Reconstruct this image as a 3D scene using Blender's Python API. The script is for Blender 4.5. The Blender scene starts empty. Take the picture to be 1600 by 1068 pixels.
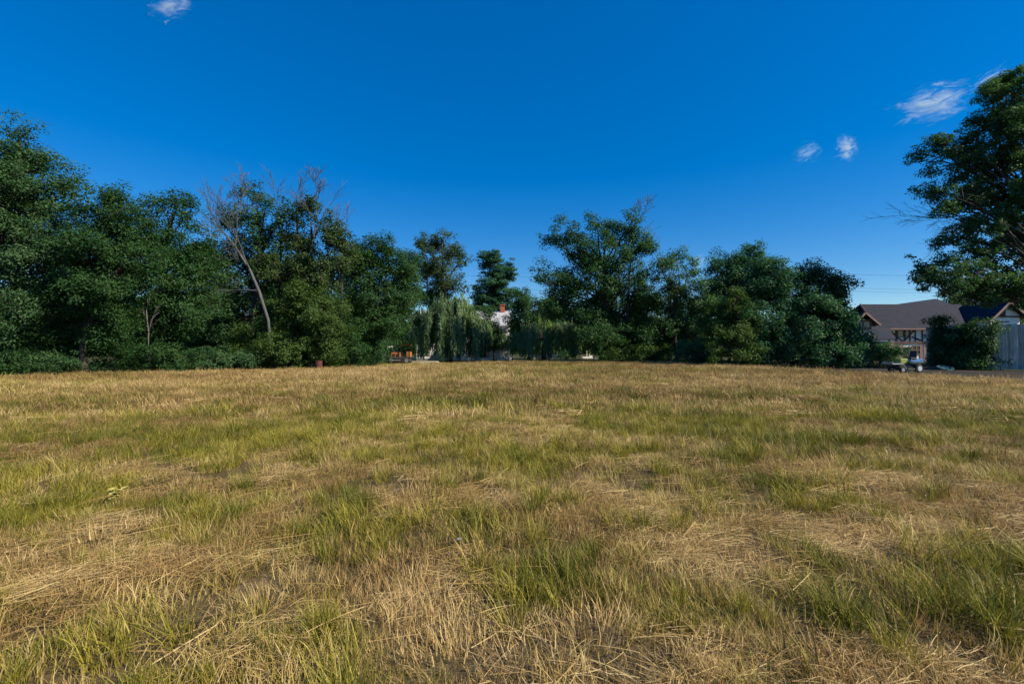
import bpy, bmesh, math, random
import numpy as np
from mathutils import Vector, Matrix, Euler

random.seed(7)
rng = np.random.default_rng(11)
scene = bpy.context.scene
COL = scene.collection
F = 708.0          # focal length in photo pixels
EYE = 1.8
HZ = 545.0         # horizon row in the photo
R = math.radians

def at(px, py, d):
    """photo pixel at depth d -> world point"""
    return np.array([(px - 800) / F * d, d, EYE + (HZ - py) / F * d])

# ------------------------------------------------------------------ objects
def tag(o, label=None, cat=None, group=None, kind=None):
    if label: o['label'] = label
    if cat: o['category'] = cat
    if group: o['group'] = group
    if kind: o['kind'] = kind
    return o

def empty(name, loc, label, cat, group=None, rz=0.0):
    o = bpy.data.objects.new(name, None)
    o.empty_display_size = 0.2
    COL.objects.link(o)
    o.location = loc
    o.rotation_euler = (0, 0, rz)
    return tag(o, label, cat, group)

def mesh_np(name, V, Fq, mat, parent=None, attrs=None, smooth=False, mats=None, link=True):
    """V (n,3), Fq (m,4) or (m,3) int array"""
    V = np.asarray(V, dtype=np.float32)
    Fq = np.asarray(Fq, dtype=np.int32)
    me = bpy.data.meshes.new(name)
    k = Fq.shape[1]
    me.vertices.add(len(V)); me.vertices.foreach_set('co', V.ravel())
    me.loops.add(Fq.size); me.loops.foreach_set('vertex_index', Fq.ravel())
    me.polygons.add(len(Fq))
    me.polygons.foreach_set('loop_start', np.arange(0, Fq.size, k, dtype=np.int32))
    me.polygons.foreach_set('loop_total', np.full(len(Fq), k, dtype=np.int32))
    me.update(calc_edges=True)
    if smooth:
        me.polygons.foreach_set('use_smooth', np.ones(len(Fq), dtype=bool))
    for an, (dom, arr) in (attrs or {}).items():
        a = me.attributes.new(an, 'FLOAT', dom)
        a.data.foreach_set('value', np.asarray(arr, dtype=np.float32))
    if mat: me.materials.append(mat)
    o = bpy.data.objects.new(name, me)
    if link: COL.objects.link(o)
    if parent: o.parent = parent
    return o

class MB:
    """collects boxes, tubes and polygons; build() links them as one mesh object"""
    def __init__(s): s.v = []; s.f = []
    def poly(s, pts):
        b = len(s.v); s.v += [tuple(p) for p in pts]; s.f.append(tuple(range(b, b + len(pts)))); return s
    def box(s, c, size, rz=0, rx=0, ry=0):
        b = len(s.v)
        M = Euler((rx, ry, rz)).to_matrix()
        for sx in (-1, 1):
            for sy in (-1, 1):
                for sz in (-1, 1):
                    p = M @ Vector((sx * size[0] / 2, sy * size[1] / 2, sz * size[2] / 2))
                    s.v.append((p.x + c[0], p.y + c[1], p.z + c[2]))
        for q in ((0, 1, 3, 2), (4, 6, 7, 5), (0, 4, 5, 1), (2, 3, 7, 6), (0, 2, 6, 4), (1, 5, 7, 3)):
            s.f.append(tuple(b + i for i in q))
        return s
    def bar(s, a, b_, w, h=None):
        """rectangular bar between two points"""
        h = h or w
        a = Vector(a); b_ = Vector(b_); d = (b_ - a); L = d.length
        q = d.to_track_quat('X', 'Z').to_matrix(); c = (a + b_) / 2
        b = len(s.v)
        for sx in (-1, 1):
            for sy in (-1, 1):
                for sz in (-1, 1):
                    p = q @ Vector((sx * L / 2, sy * w / 2, sz * h / 2)) + c
                    s.v.append(tuple(p))
        for qd in ((0, 1, 3, 2), (4, 6, 7, 5), (0, 4, 5, 1), (2, 3, 7, 6), (0, 2, 6, 4), (1, 5, 7, 3)):
            s.f.append(tuple(b + i for i in qd))
        return s
    def tube(s, pts, radii, n=6, cap=True):
        pts = [Vector(p) for p in pts]
        b = len(s.v); m = len(pts)
        for i, p in enumerate(pts):
            d = (pts[min(i + 1, m - 1)] - pts[max(i - 1, 0)])
            if d.length < 1e-6: d = Vector((0, 0, 1))
            q = d.to_track_quat('Z', 'X').to_matrix()
            for k in range(n):
                a = 2 * math.pi * k / n
                s.v.append(tuple(p + q @ Vector((math.cos(a) * radii[i], math.sin(a) * radii[i], 0))))
        for i in range(m - 1):
            for k in range(n):
                s.f.append((b + i * n + k, b + i * n + (k + 1) % n, b + (i + 1) * n + (k + 1) % n, b + (i + 1) * n + k))
        if cap:
            s.f.append(tuple(b + k for k in reversed(range(n))))
            s.f.append(tuple(b + (m - 1) * n + k for k in range(n)))
        return s
    def cyl(s, a, b_, r, n=20):
        return s.tube([a, b_], [r, r], n)
    def solid(s, outline, off):
        """extrude a planar outline by vector off"""
        b = len(s.v); n = len(outline); off = Vector(off)
        s.v += [tuple(p) for p in outline] + [tuple(Vector(p) + off) for p in outline]
        s.f.append(tuple(b + i for i in range(n))); s.f.append(tuple(b + n + i for i in reversed(range(n))))
        for i in range(n):
            j = (i + 1) % n
            s.f.append((b + i, b + n + i, b + n + j, b + j))
        return s
    def build(s, name, mat, parent=None, smooth=False, bevel=0):
        me = bpy.data.meshes.new(name)
        me.from_pydata(s.v, [], s.f); me.update()
        bm = bmesh.new(); bm.from_mesh(me)
        bmesh.ops.recalc_face_normals(bm, faces=bm.faces)
        if bevel:
            es = [e for e in bm.edges if len(e.link_faces) == 2 and e.calc_face_angle(0) > 0.6]
            bmesh.ops.bevel(bm, geom=es, offset=bevel, segments=2, affect='EDGES', profile=0.6)
        bm.to_mesh(me); bm.free()
        if smooth:
            for p in me.polygons: p.use_smooth = True
        if mat: me.materials.append(mat)
        o = bpy.data.objects.new(name, me); COL.objects.link(o)
        if parent: o.parent = parent
        return o

# ------------------------------------------------------------------ materials
def newmat(name):
    m = bpy.data.materials.new(name); m.use_nodes = True
    nt = m.node_tree; nt.nodes.clear()
    return m, nt, nt.nodes.new, nt.links.new

def mat(name, col, rough=0.7, var=0.25, scale=3.0, metal=0.0, stretch=(1, 1, 1), spec=0.4, bump=0.0, col2=None):
    m, nt, N, L = newmat(name)
    out = N('ShaderNodeOutputMaterial'); p = N('ShaderNodeBsdfPrincipled')
    p.inputs['Roughness'].default_value = rough; p.inputs['Metallic'].default_value = metal
    p.inputs['Specular IOR Level'].default_value = spec
    tc = N('ShaderNodeTexCoord'); mp = N('ShaderNodeMapping'); mp.inputs['Scale'].default_value = stretch
    no = N('ShaderNodeTexNoise'); no.inputs['Scale'].default_value = scale; no.inputs['Detail'].default_value = 5
    no.inputs['Roughness'].default_value = 0.65
    L(tc.outputs['Object'], mp.inputs['Vector']); L(mp.outputs['Vector'], no.inputs['Vector'])
    cr = N('ShaderNodeValToRGB'); e = cr.color_ramp.elements
    c = np.array(col); a = c * (1 - var); b = np.clip(c * (1 + var), 0, 0.95)
    if col2 is not None: a = np.array(col2)
    e[0].position = 0.33; e[1].position = 0.67
    e[0].color = (*a, 1); e[1].color = (*b, 1)
    L(no.outputs['Fac'], cr.inputs['Fac']); L(cr.outputs['Color'], p.inputs['Base Color'])
    if bump:
        bp = N('ShaderNodeBump'); bp.inputs['Strength'].default_value = bump; bp.inputs['Distance'].default_value = 0.03
        L(no.outputs['Fac'], bp.inputs['Height']); L(bp.outputs['Normal'], p.inputs['Normal'])
    L(p.outputs['BSDF'], out.inputs['Surface'])
    return m

def leafmat(name, dark, mid, light, trans=0.32, spec=0.12):
    m, nt, N, L = newmat(name)
    out = N('ShaderNodeOutputMaterial'); p = N('ShaderNodeBsdfPrincipled'); t = N('ShaderNodeBsdfTranslucent'); mx = N('ShaderNodeMixShader')
    at_ = N('ShaderNodeAttribute'); at_.attribute_name = 'rnd'
    cr = N('ShaderNodeValToRGB'); e = cr.color_ramp.elements
    e[0].position = 0.05; e[0].color = (*dark, 1); e[1].position = 0.95; e[1].color = (*light, 1)
    x = e.new(0.5); x.color = (*mid, 1)
    L(at_.outputs['Fac'], cr.inputs['Fac'])
    br = N('ShaderNodeMix'); br.data_type = 'RGBA'; br.blend_type = 'MULTIPLY'; br.inputs[0].default_value = 1
    br.inputs[7].default_value = (1.5, 1.7, 0.7, 1)
    L(cr.outputs['Color'], br.inputs[6])
    L(cr.outputs['Color'], p.inputs['Base Color']); L(br.outputs[2], t.inputs['Color'])
    p.inputs['Roughness'].default_value = 0.5; p.inputs['Specular IOR Level'].default_value = spec
    mx.inputs[0].default_value = trans
    L(p.outputs['BSDF'], mx.inputs[1]); L(t.outputs['BSDF'], mx.inputs[2]); L(mx.outputs[0], out.inputs['Surface'])
    return m

M = {}
M['bark'] = mat('bark', (0.045, 0.037, 0.030), 0.9, 0.4, 4, stretch=(1, 1, 0.25), bump=0.5)
M['pale_bark'] = mat('pale_bark', (0.12, 0.115, 0.10), 0.9, 0.35, 5, stretch=(1, 1, 0.3), bump=0.4)
M['dead_wood'] = mat('dead_wood', (0.080, 0.084, 0.088), 0.9, 0.3, 5, stretch=(1, 1, 0.3))
M['leaf_maple'] = leafmat('leaf_maple', (0.031, 0.073, 0.032), (0.050, 0.109, 0.044), (0.084, 0.154, 0.062))
M['leaf_walnut'] = leafmat('leaf_walnut', (0.020, 0.054, 0.018), (0.032, 0.081, 0.025), (0.056, 0.119, 0.035))
M['leaf_dark'] = leafmat('leaf_dark', (0.025, 0.065, 0.026), (0.040, 0.093, 0.034), (0.065, 0.132, 0.046))
M['leaf_lime'] = leafmat('leaf_lime', (0.030, 0.065, 0.016), (0.051, 0.096, 0.025), (0.087, 0.141, 0.038))
M['leaf_olive'] = leafmat('leaf_olive', (0.033, 0.059, 0.021), (0.051, 0.085, 0.028), (0.080, 0.114, 0.042))
M['leaf_blue'] = leafmat('leaf_blue', (0.023, 0.070, 0.040), (0.037, 0.102, 0.051), (0.063, 0.149, 0.070))
M['leaf_willow'] = leafmat('leaf_willow', (0.095, 0.155, 0.075), (0.145, 0.215, 0.115), (0.20, 0.28, 0.15), trans=.45)
M['leaf_weed'] = leafmat('leaf_weed', (0.030, 0.075, 0.021), (0.050, 0.110, 0.032), (0.090, 0.150, 0.053))
M['white_paint'] = mat('white_paint', (0.74, 0.74, 0.72), 0.6, 0.08, 2)
M['stucco'] = mat('stucco', (0.80, 0.75, 0.70), 0.85, 0.12, 2)
M['timber'] = mat('timber', (0.085, 0.036, 0.030), 0.7, 0.3, 6)
M['timber_pale'] = mat('timber_pale', (0.22, 0.14, 0.12), 0.7, 0.25, 6)
M['brick'] = mat('brick', (0.42, 0.11, 0.06), 0.85, 0.25, 8)
M['tin_roof'] = mat('tin_roof', (0.38, 0.40, 0.43), 0.6, 0.12, 1.5)
M['glass'] = mat('glass', (0.02, 0.025, 0.03), 0.08, 0.2, 1, spec=0.6)
M['dark'] = mat('dark', (0.02, 0.02, 0.022), 0.6, 0.3, 5)
M['rubber'] = mat('rubber', (0.022, 0.022, 0.024), 0.85, 0.3, 8)
M['orange'] = mat('orange', (0.40, 0.14, 0.04), 0.6, 0.25, 6, col2=(0.20, 0.075, 0.03))
M['steel'] = mat('steel', (0.35, 0.36, 0.38), 0.45, 0.2, 5, metal=0.6)
M['blue_paint'] = mat('blue_paint', (0.07, 0.17, 0.36), 0.45, 0.15, 4)
M['navy_paint'] = mat('navy_paint', (0.025, 0.04, 0.09), 0.3, 0.15, 4)
M['yellow_green'] = mat('yellow_green', (0.20, 0.24, 0.05), 0.6, 0.15, 4)
M['tarp'] = mat('tarp', (0.015, 0.07, 0.08), 0.95, 0.3, 4)
M['rust'] = mat('rust', (0.085, 0.026, 0.018), 0.85, 0.4, 8)
M['plank'] = mat('plank', (0.58, 0.50, 0.38), 0.8, 0.2, 3, stretch=(0.3, 3, 3))
M['seat_vinyl'] = mat('seat_vinyl', (0.03, 0.03, 0.03), 0.5, 0.2, 5)
M['pale_hub'] = mat('pale_hub', (0.42, 0.46, 0.52), 0.6, 0.1, 4)
M['paper'] = mat('paper', (0.20, 0.20, 0.23), 0.8, 0.1, 8)

def shingle_mat():
    m, nt, N, L = newmat('shingles')
    out = N('ShaderNodeOutputMaterial'); p = N('ShaderNodeBsdfPrincipled'); p.inputs['Roughness'].default_value = 0.9
    p.inputs['Specular IOR Level'].default_value = 0.2
    tc = N('ShaderNodeTexCoord')
    w = N('ShaderNodeTexWave'); w.wave_type = 'BANDS'; w.bands_direction = 'Z'; w.wave_profile = 'SAW'
    w.inputs['Scale'].default_value = 1.6; w.inputs['Distortion'].default_value = 0.4; w.inputs['Detail Scale'].default_value = 6
    no = N('ShaderNodeTexNoise'); no.inputs['Scale'].default_value = 2.2; no.inputs['Detail'].default_value = 8; no.inputs['Roughness'].default_value = 0.75
    L(tc.outputs['Object'], w.inputs['Vector']); L(tc.outputs['Object'], no.inputs['Vector'])
    cr = N('ShaderNodeValToRGB'); e = cr.color_ramp.elements
    e[0].position = 0.3; e[0].color = (0.013, 0.017, 0.027, 1); e[1].position = 0.72; e[1].color = (0.032, 0.036, 0.055, 1)
    L(no.outputs['Fac'], cr.inputs['Fac'])
    mx = N('ShaderNodeMix'); mx.data_type = 'RGBA'; mx.blend_type = 'MULTIPLY'; mx.inputs[0].default_value = 0.3
    L(cr.outputs['Color'], mx.inputs[6]); L(w.outputs['Color'], mx.inputs[7])
    L(mx.outputs[2], p.inputs['Base Color']); L(p.outputs['BSDF'], out.inputs['Surface'])
    return m
M['shingles'] = shingle_mat()

def board_mat():
    """weathered grey vertical boards; each board has its own 'rnd' tone"""
    m, nt, N, L = newmat('weathered_board')
    out = N('ShaderNodeOutputMaterial'); p = N('ShaderNodeBsdfPrincipled'); p.inputs['Roughness'].default_value = 0.85
    tc = N('ShaderNodeTexCoord'); mp = N('ShaderNodeMapping'); mp.inputs['Scale'].default_value = (6, 6, 0.5)
    no = N('ShaderNodeTexNoise'); no.inputs['Scale'].default_value = 3; no.inputs['Detail'].default_value = 6
    L(tc.outputs['Object'], mp.inputs['Vector']); L(mp.outputs['Vector'], no.inputs['Vector'])
    a = N('ShaderNodeAttribute'); a.attribute_name = 'rnd'
    ad = N('ShaderNodeMath'); ad.operation = 'MULTIPLY_ADD'; ad.inputs[1].default_value = 0.45
    L(a.outputs['Fac'], ad.inputs[0]); L(no.outputs['Fac'], ad.inputs[2])
    cr = N('ShaderNodeValToRGB'); e = cr.color_ramp.elements
    e[0].position = 0.32; e[0].color = (0.20, 0.185, 0.165, 1); e[1].position = 1.0; e[1].color = (0.66, 0.62, 0.56, 1)
    L(ad.outputs[0], cr.inputs['Fac']); L(cr.outputs['Color'], p.inputs['Base Color']); L(p.outputs['BSDF'], out.inputs['Surface'])
    return m
M['board'] = board_mat()

def ground_mat(name, cols, scale):
    m, nt, N, L = newmat(name)
    out = N('ShaderNodeOutputMaterial'); p = N('ShaderNodeBsdfPrincipled'); p.inputs['Roughness'].default_value = 0.95
    p.inputs['Specular IOR Level'].default_value = 0.1
    g = N('ShaderNodeNewGeometry')
    n1 = N('ShaderNodeTexNoise'); n1.inputs['Scale'].default_value = scale; n1.inputs['Detail'].default_value = 9; n1.inputs['Roughness'].default_value = 0.7
    L(g.outputs['Position'], n1.inputs['Vector'])
    cr = N('ShaderNodeValToRGB'); e = cr.color_ramp.elements
    e[0].position = 0.30; e[0].color = (*cols[0], 1); e[1].position = 0.70; e[1].color = (*cols[2], 1)
    x = e.new(0.5); x.color = (*cols[1], 1)
    L(n1.outputs['Fac'], cr.inputs['Fac']); L(cr.outputs['Color'], p.inputs['Base Color'])
    n2 = N('ShaderNodeTexNoise'); n2.inputs['Scale'].default_value = 25; n2.inputs['Detail'].default_value = 4
    L(g.outputs['Position'], n2.inputs['Vector'])
    b = N('ShaderNodeBump'); b.inputs['Strength'].default_value = 0.8; b.inputs['Distance'].default_value = 0.04
    L(n2.outputs['Fac'], b.inputs['Height']); L(b.outputs['Normal'], p.inputs['Normal'])
    L(p.outputs['BSDF'], out.inputs['Surface'])
    return m
M['ground'] = ground_mat('ground', [(0.03, 0.04, 0.015), (0.045, 0.05, 0.02), (0.06, 0.055, 0.03)], 0.4)
M['field_soil'] = ground_mat('field_soil', [(0.045, 0.034, 0.018), (0.085, 0.062, 0.032), (0.15, 0.11, 0.055)], 2.5)
M['dirt'] = ground_mat('dirt', [(0.020, 0.019, 0.018), (0.034, 0.031, 0.028), (0.055, 0.049, 0.040)], 1.2)
M['lawn'] = ground_mat('lawn', [(0.09, 0.10, 0.015), (0.13, 0.13, 0.025), (0.18, 0.16, 0.04)], 0.8)

def grassmat():
    m, nt, N, L = newmat('grass_blades')
    out = N('ShaderNodeOutputMaterial'); p = N('ShaderNodeBsdfPrincipled'); t = N('ShaderNodeBsdfTranslucent'); mx = N('ShaderNodeMixShader')
    a = N('ShaderNodeAttribute'); a.attribute_name = 'rnd'
    b = N('ShaderNodeAttribute'); b.attribute_name = 'tone'           # 0 straw .. 1 green, per blade
    g = N('ShaderNodeAttribute'); g.attribute_name = 'green'; g.attribute_type = 'INSTANCER'
    s = N('ShaderNodeValToRGB'); e = s.color_ramp.elements
    e[0].position = 0.0; e[0].color = (0.125, 0.075, 0.030, 1); e[1].position = 1.0; e[1].color = (0.64, 0.49, 0.24, 1)
    x = e.new(0.35); x.color = (0.27, 0.172, 0.062, 1); x = e.new(0.7); x.color = (0.42, 0.288, 0.104, 1)
    v = N('ShaderNodeValToRGB'); e = v.color_ramp.elements
    e[0].position = 0.0; e[0].color = (0.060, 0.085, 0.010, 1); e[1].position = 1.0; e[1].color = (0.35, 0.30, 0.042, 1)
    x = e.new(0.55); x.color = (0.135, 0.150, 0.014, 1)
    ti = N('ShaderNodeAttribute'); ti.attribute_name = 'tint'; ti.attribute_type = 'INSTANCER'   # how weathered the clump is
    am = N('ShaderNodeMath'); am.operation = 'MULTIPLY_ADD'; am.inputs[1].default_value = 0.62; am.use_clamp = True
    L(a.outputs['Fac'], am.inputs[0]); L(ti.outputs['Fac'], am.inputs[2])
    L(am.outputs[0], s.inputs['Fac']); L(am.outputs[0], v.inputs['Fac'])
    ad = N('ShaderNodeMath'); ad.operation = 'ADD'; L(b.outputs['Fac'], ad.inputs[0]); L(g.outputs['Fac'], ad.inputs[1])
    rm = N('ShaderNodeMapRange'); rm.inputs['From Min'].default_value = 0.75; rm.inputs['From Max'].default_value = 1.25
    L(ad.outputs[0], rm.inputs['Value'])
    cm = N('ShaderNodeMix'); cm.data_type = 'RGBA'
    L(rm.outputs['Result'], cm.inputs[0]); L(s.outputs['Color'], cm.inputs[6]); L(v.outputs['Color'], cm.inputs[7])
    L(cm.outputs[2], p.inputs['Base Color']); L(cm.outputs[2], t.inputs['Color'])
    p.inputs['Roughness'].default_value = 0.55; p.inputs['Specular IOR Level'].default_value = 0.3
    mx.inputs[0].default_value = 0.3
    L(p.outputs['BSDF'], mx.inputs[1]); L(t.outputs['BSDF'], mx.inputs[2]); L(mx.outputs[0], out.inputs['Surface'])
    return m
M['grass'] = grassmat()

# ------------------------------------------------------------------ numpy value noise
def vnoise(x, y, seed=0):
    x = np.asarray(x, float); y = np.asarray(y, float)
    xi = np.floor(x).astype(np.int64); yi = np.floor(y).astype(np.int64)
    fx = x - xi; fy = y - yi
    fx = fx * fx * (3 - 2 * fx); fy = fy * fy * (3 - 2 * fy)
    def h(i, j):
        n = (i * 374761393 + j * 668265263 + seed * 2147483647) & 0xffffffff
        n = ((n ^ (n >> 13)) * 1274126177) & 0xffffffff
        return ((n ^ (n >> 16)) & 0xffff) / 65535.0
    a = h(xi, yi); b = h(xi + 1, yi); c = h(xi, yi + 1); d = h(xi + 1, yi + 1)
    return (a * (1 - fx) + b * fx) * (1 - fy) + (c * (1 - fx) + d * fx) * fy
def fnoise(x, y, s, seed=0, o=3):
    t = 0; a = 1; n = 0
    for k in range(o):
        t = t + a * vnoise(np.asarray(x) / s * 2 ** k + 17.3 * k, np.asarray(y) / s * 2 ** k - 9.1 * k, seed + k); n += a; a *= 0.5
    return t / n

# ------------------------------------------------------------------ ground
EDGE_L = [(-60, 10), (-44, 20), (-30.5, 26), (-27.5, 30), (-22.8, 32.5), (-18.5, 35.5), (-13.5, 42), (-11, 46), (-7.5, 51)]
EDGE_R = [(9, 66), (16.5, 63), (20.4, 49), (22.4, 40), (23.8, 34), (24.8, 29.5), (25.6, 26.2), (26.4, 24), (29, 10)]
FIELD = [(-60, -8)] + EDGE_L + [(0, 57)] + EDGE_R + [(29, -8)]
def in_poly(x, y, poly):
    x = np.asarray(x); y = np.asarray(y); c = np.zeros(x.shape, bool); n = len(poly)
    for i in range(n):
        x1, y1 = poly[i]; x2, y2 = poly[(i + 1) % n]
        if y1 == y2: continue
        k = ((y1 > y) != (y2 > y)) & (x < (x2 - x1) * (y - y1) / (y2 - y1) + x1)
        c ^= k
    return c
def edge_dist(x, y, poly):
    x = np.asarray(x, float); y = np.asarray(y, float); d = np.full(x.shape, 1e9); n = len(poly)
    for i in range(n):
        x1, y1 = poly[i]; x2, y2 = poly[(i + 1) % n]
        ex, ey = x2 - x1, y2 - y1; l2 = ex * ex + ey * ey
        t = np.clip(((x - x1) * ex + (y - y1) * ey) / l2, 0, 1)
        d = np.minimum(d, np.hypot(x - x1 - t * ex, y - y1 - t * ey))
    return d
def hfield(x, y):
    """height of the mown field: low lumps, running out to nothing at its edge"""
    k = np.clip(edge_dist(x, y, FIELD) / 2.5, 0, 1)
    return 0.012 + k * (0.11 * fnoise(x, y, 3.2, 3, 3) + 0.10 * fnoise(x, y, 0.75, 9, 2) + 0.05 * fnoise(x, y, 14, 5, 2))

gm = MB(); gm.poly([(-3000, -3000, 0), (3000, -3000, 0), (3000, 3000, 0), (-3000, 3000, 0)])
tag(gm.build('ground', M['ground']), kind='structure')
# field sheet: polar-ish grid inside the outline, finer near the camera
ys = np.concatenate([np.arange(-8, 14, 0.16), np.arange(14, 67, 0.5)])
xs = np.concatenate([np.arange(-60, -16, 0.6), np.arange(-16, 16, 0.16), np.arange(16, 29.6, 0.5)])
X, Y = np.meshgrid(xs, ys)
Zf = hfield(X.ravel(), Y.ravel())
V = np.stack([X.ravel(), Y.ravel(), Zf], 1)
nx, ny = len(xs), len(ys)
I = (np.arange(ny - 1)[:, None] * nx + np.arange(nx - 1)[None]).ravel()
Fq = np.stack([I, I + 1, I + 1 + nx, I + nx], 1)
cc = V[Fq].mean(1); Fq = Fq[in_poly(cc[:, 0], cc[:, 1], FIELD)]
tag(mesh_np('field', V, Fq, M['field_soil'], smooth=True), kind='structure')
# dirt strip along the right edge, and the lawn before the farmhouse
db = MB(); n = 24
pr = [(16.5, 64), (20.0, 50.5), (22.1, 41), (23.6, 35), (24.7, 30), (25.5, 26.5), (26.4, 24), (30, 8)]
po = [(19.5, 68), (24, 56), (27.5, 47), (33, 43), (38.5, 41.5), (40.2, 37), (42.5, 30), (50, 8)]
for i in range(len(pr) - 1):
    db.poly([(*pr[i], 0.004), (*pr[i + 1], 0.004), (*po[i + 1], 0.004), (*po[i], 0.004)])
tag(db.build('dirt_track', M['dirt']), kind='structure')
lw = MB(); lw.poly([(-17, 45, 0.005), (-13.7, 42.3, 0.005), (-11.1, 46.1, 0.005), (-7.6, 51.1, 0.005), (-.1, 57.1, 0.005), (9, 66, 0.005), (17, 64.5, 0.005), (17, 72, 0.005), (-19, 72, 0.005)])
tag(lw.build('lawn', M['lawn']), kind='structure')

# ------------------------------------------------------------------ grass prototypes (not linked to the scene: instanced by the stuff objects)
def blades(n, rad, hmin, hmax, w, lean, tone, tone_sd, segs=3, heads=0.0):
    V = []; Fc = []; rn = []; tn = []
    for _ in range(n):
        a = rng.uniform(0, 6.283); r = rad * math.sqrt(rng.uniform()); x = r * math.cos(a); y = r * math.sin(a)
        h = rng.uniform(hmin, hmax); da = a + rng.normal(0, 0.9); l = abs(rng.normal(lean, lean * 0.5)) * h
        b = len(V); wd = w * rng.uniform(0.6, 1.3); pa = da + 1.57 + rng.normal(0, 0.5)
        head = rng.uniform() < heads
        for k in range(segs + 1):
            t = k / segs
            ww = wd * (1 - t ** 1.6) * 0.5 + 0.0003
            if head and k == segs - 1: ww = wd * 1.3
            cx = x + math.cos(da) * l * t ** 1.9; cy = y + math.sin(da) * l * t ** 1.9
            cz = h * t * (1 - 0.22 * lean * t) - 0.02 * (1 - t)
            V += [(cx - math.cos(pa) * ww, cy - math.sin(pa) * ww, cz), (cx + math.cos(pa) * ww, cy + math.sin(pa) * ww, cz)]
        for k in range(segs): Fc.append((b + 2 * k, b + 2 * k + 1, b + 2 * k + 3, b + 2 * k + 2))
        q = rng.uniform(); c = np.clip(rng.normal(tone, tone_sd), 0, 1)
        rn += [q] * (2 * segs + 2); tn += [c] * (2 * segs + 2)
    return np.array(V), np.array(Fc), np.array(rn), np.array(tn)
def hay(n, rad, lmin, lmax, w, zmax, spread, tone):
    V = []; Fc = []; rn = []; tn = []
    for _ in range(n):
        a = rng.uniform(0, 6.283); r = rad * math.sqrt(rng.uniform()); x = r * math.cos(a); y = r * math.sin(a)
        L = rng.uniform(lmin, lmax); da = rng.normal(0, spread); bend = rng.normal(0, 0.16)
        z0 = rng.uniform(0.004, zmax); z1 = rng.uniform(0.004, zmax); zm = max(z0, z1) * rng.uniform(0.7, 1.1)
        b = len(V); wd = w * rng.uniform(0.5, 1.4); segs = 4
        px, py = x - math.cos(da) * L / 2, y - math.sin(da) * L / 2
        tw = rng.uniform(-0.9, 0.9)
        for k in range(segs + 1):
            t = k / segs; dd = da + bend * (t - 0.5)
            z = z0 * (1 - t) + z1 * t + (zm - (z0 + z1) / 2) * 4 * t * (1 - t)
            ox = -math.sin(dd) * wd / 2; oy = math.cos(dd) * wd / 2; oz = tw * wd / 2
            V += [(px - ox, py - oy, z - oz), (px + ox, py + oy, z + oz)]
            px += math.cos(dd) * L / segs; py += math.sin(dd) * L / segs
        for k in range(segs): Fc.append((b + 2 * k, b + 2 * k + 1, b + 2 * k + 3, b + 2 * k + 2))
        q = rng.uniform(); c = np.clip(rng.normal(tone, 0.12), 0, 1)
        rn += [q] * (2 * segs + 2); tn += [c] * (2 * segs + 2)
    return np.array(V), np.array(Fc), np.array(rn), np.array(tn)

def proto_collection(cname, makers):
    c = bpy.data.collections.new(cname)
    for i, (nm, g) in enumerate(makers):
        o = mesh_np('%02d_%s' % (i, nm), g[0], g[1], M['grass'], attrs={'rnd': ('POINT', g[2]), 'tone': ('POINT', g[3])}, link=False)
        c.objects.link(o)
    return c

def scatter(name, label, P, idx, rot, scl, green, coll):
    P = np.asarray(P); tint = np.clip(.27 + 1.15 * (fnoise(P[:, 0], P[:, 1], .55, 201, 3) - .5) + .95 * (fnoise(P[:, 0] / 2, P[:, 1], 5, 207, 3) - .5) + rng.normal(0, .09, len(P)), -.15, .6)
    me = bpy.data.meshes.new(name)
    me.vertices.add(len(P)); me.vertices.foreach_set('co', np.asarray(P, np.float32).ravel())
    def att(n, t, arr, key='value'):
        a = me.attributes.new(n, t, 'POINT'); a.data.foreach_set(key, np.asarray(arr).ravel())
    att('idx', 'INT', idx.astype(np.int32)); att('rot', 'FLOAT_VECTOR', rot.astype(np.float32), 'vector')
    att('scl', 'FLOAT_VECTOR', scl.astype(np.float32), 'vector'); att('green', 'FLOAT', green.astype(np.float32)); att('tint', 'FLOAT', tint.astype(np.float32))
    o = bpy.data.objects.new(name, me); COL.objects.link(o)
    tag(o, label, 'grass', kind='stuff')
    ng = bpy.data.node_groups.new(name + '_nodes', 'GeometryNodeTree')
    ng.interface.new_socket('Geometry', in_out='INPUT', socket_type='NodeSocketGeometry')
    ng.interface.new_socket('Geometry', in_out='OUTPUT', socket_type='NodeSocketGeometry')
    N = ng.nodes.new; L = ng.links.new
    gi = N('NodeGroupInput'); go = N('NodeGroupOutput'); ip = N('GeometryNodeInstanceOnPoints'); ci = N('GeometryNodeCollectionInfo')
    ci.inputs['Collection'].default_value = coll
    ci.inputs['Separate Children'].default_value = True; ci.inputs['Reset Children'].default_value = True
    def na(n, t):
        x = N('GeometryNodeInputNamedAttribute'); x.data_type = t; x.inputs['Name'].default_value = n
        return x.outputs['Attribute']
    er = N('FunctionNodeEulerToRotation')
    L(gi.outputs[0], ip.inputs['Points']); L(ci.outputs[0], ip.inputs['Instance']); ip.inputs['Pick Instance'].default_value = True
    L(na('idx', 'INT'), ip.inputs['Instance Index']); L(na('rot', 'FLOAT_VECTOR'), er.inputs[0]); L(er.outputs[0], ip.inputs['Rotation'])
    L(na('scl', 'FLOAT_VECTOR'), ip.inputs['Scale']); L(ip.outputs[0], go.inputs[0])
    md = o.modifiers.new('scatter', 'NODES'); md.node_group = ng
    return o

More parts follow.
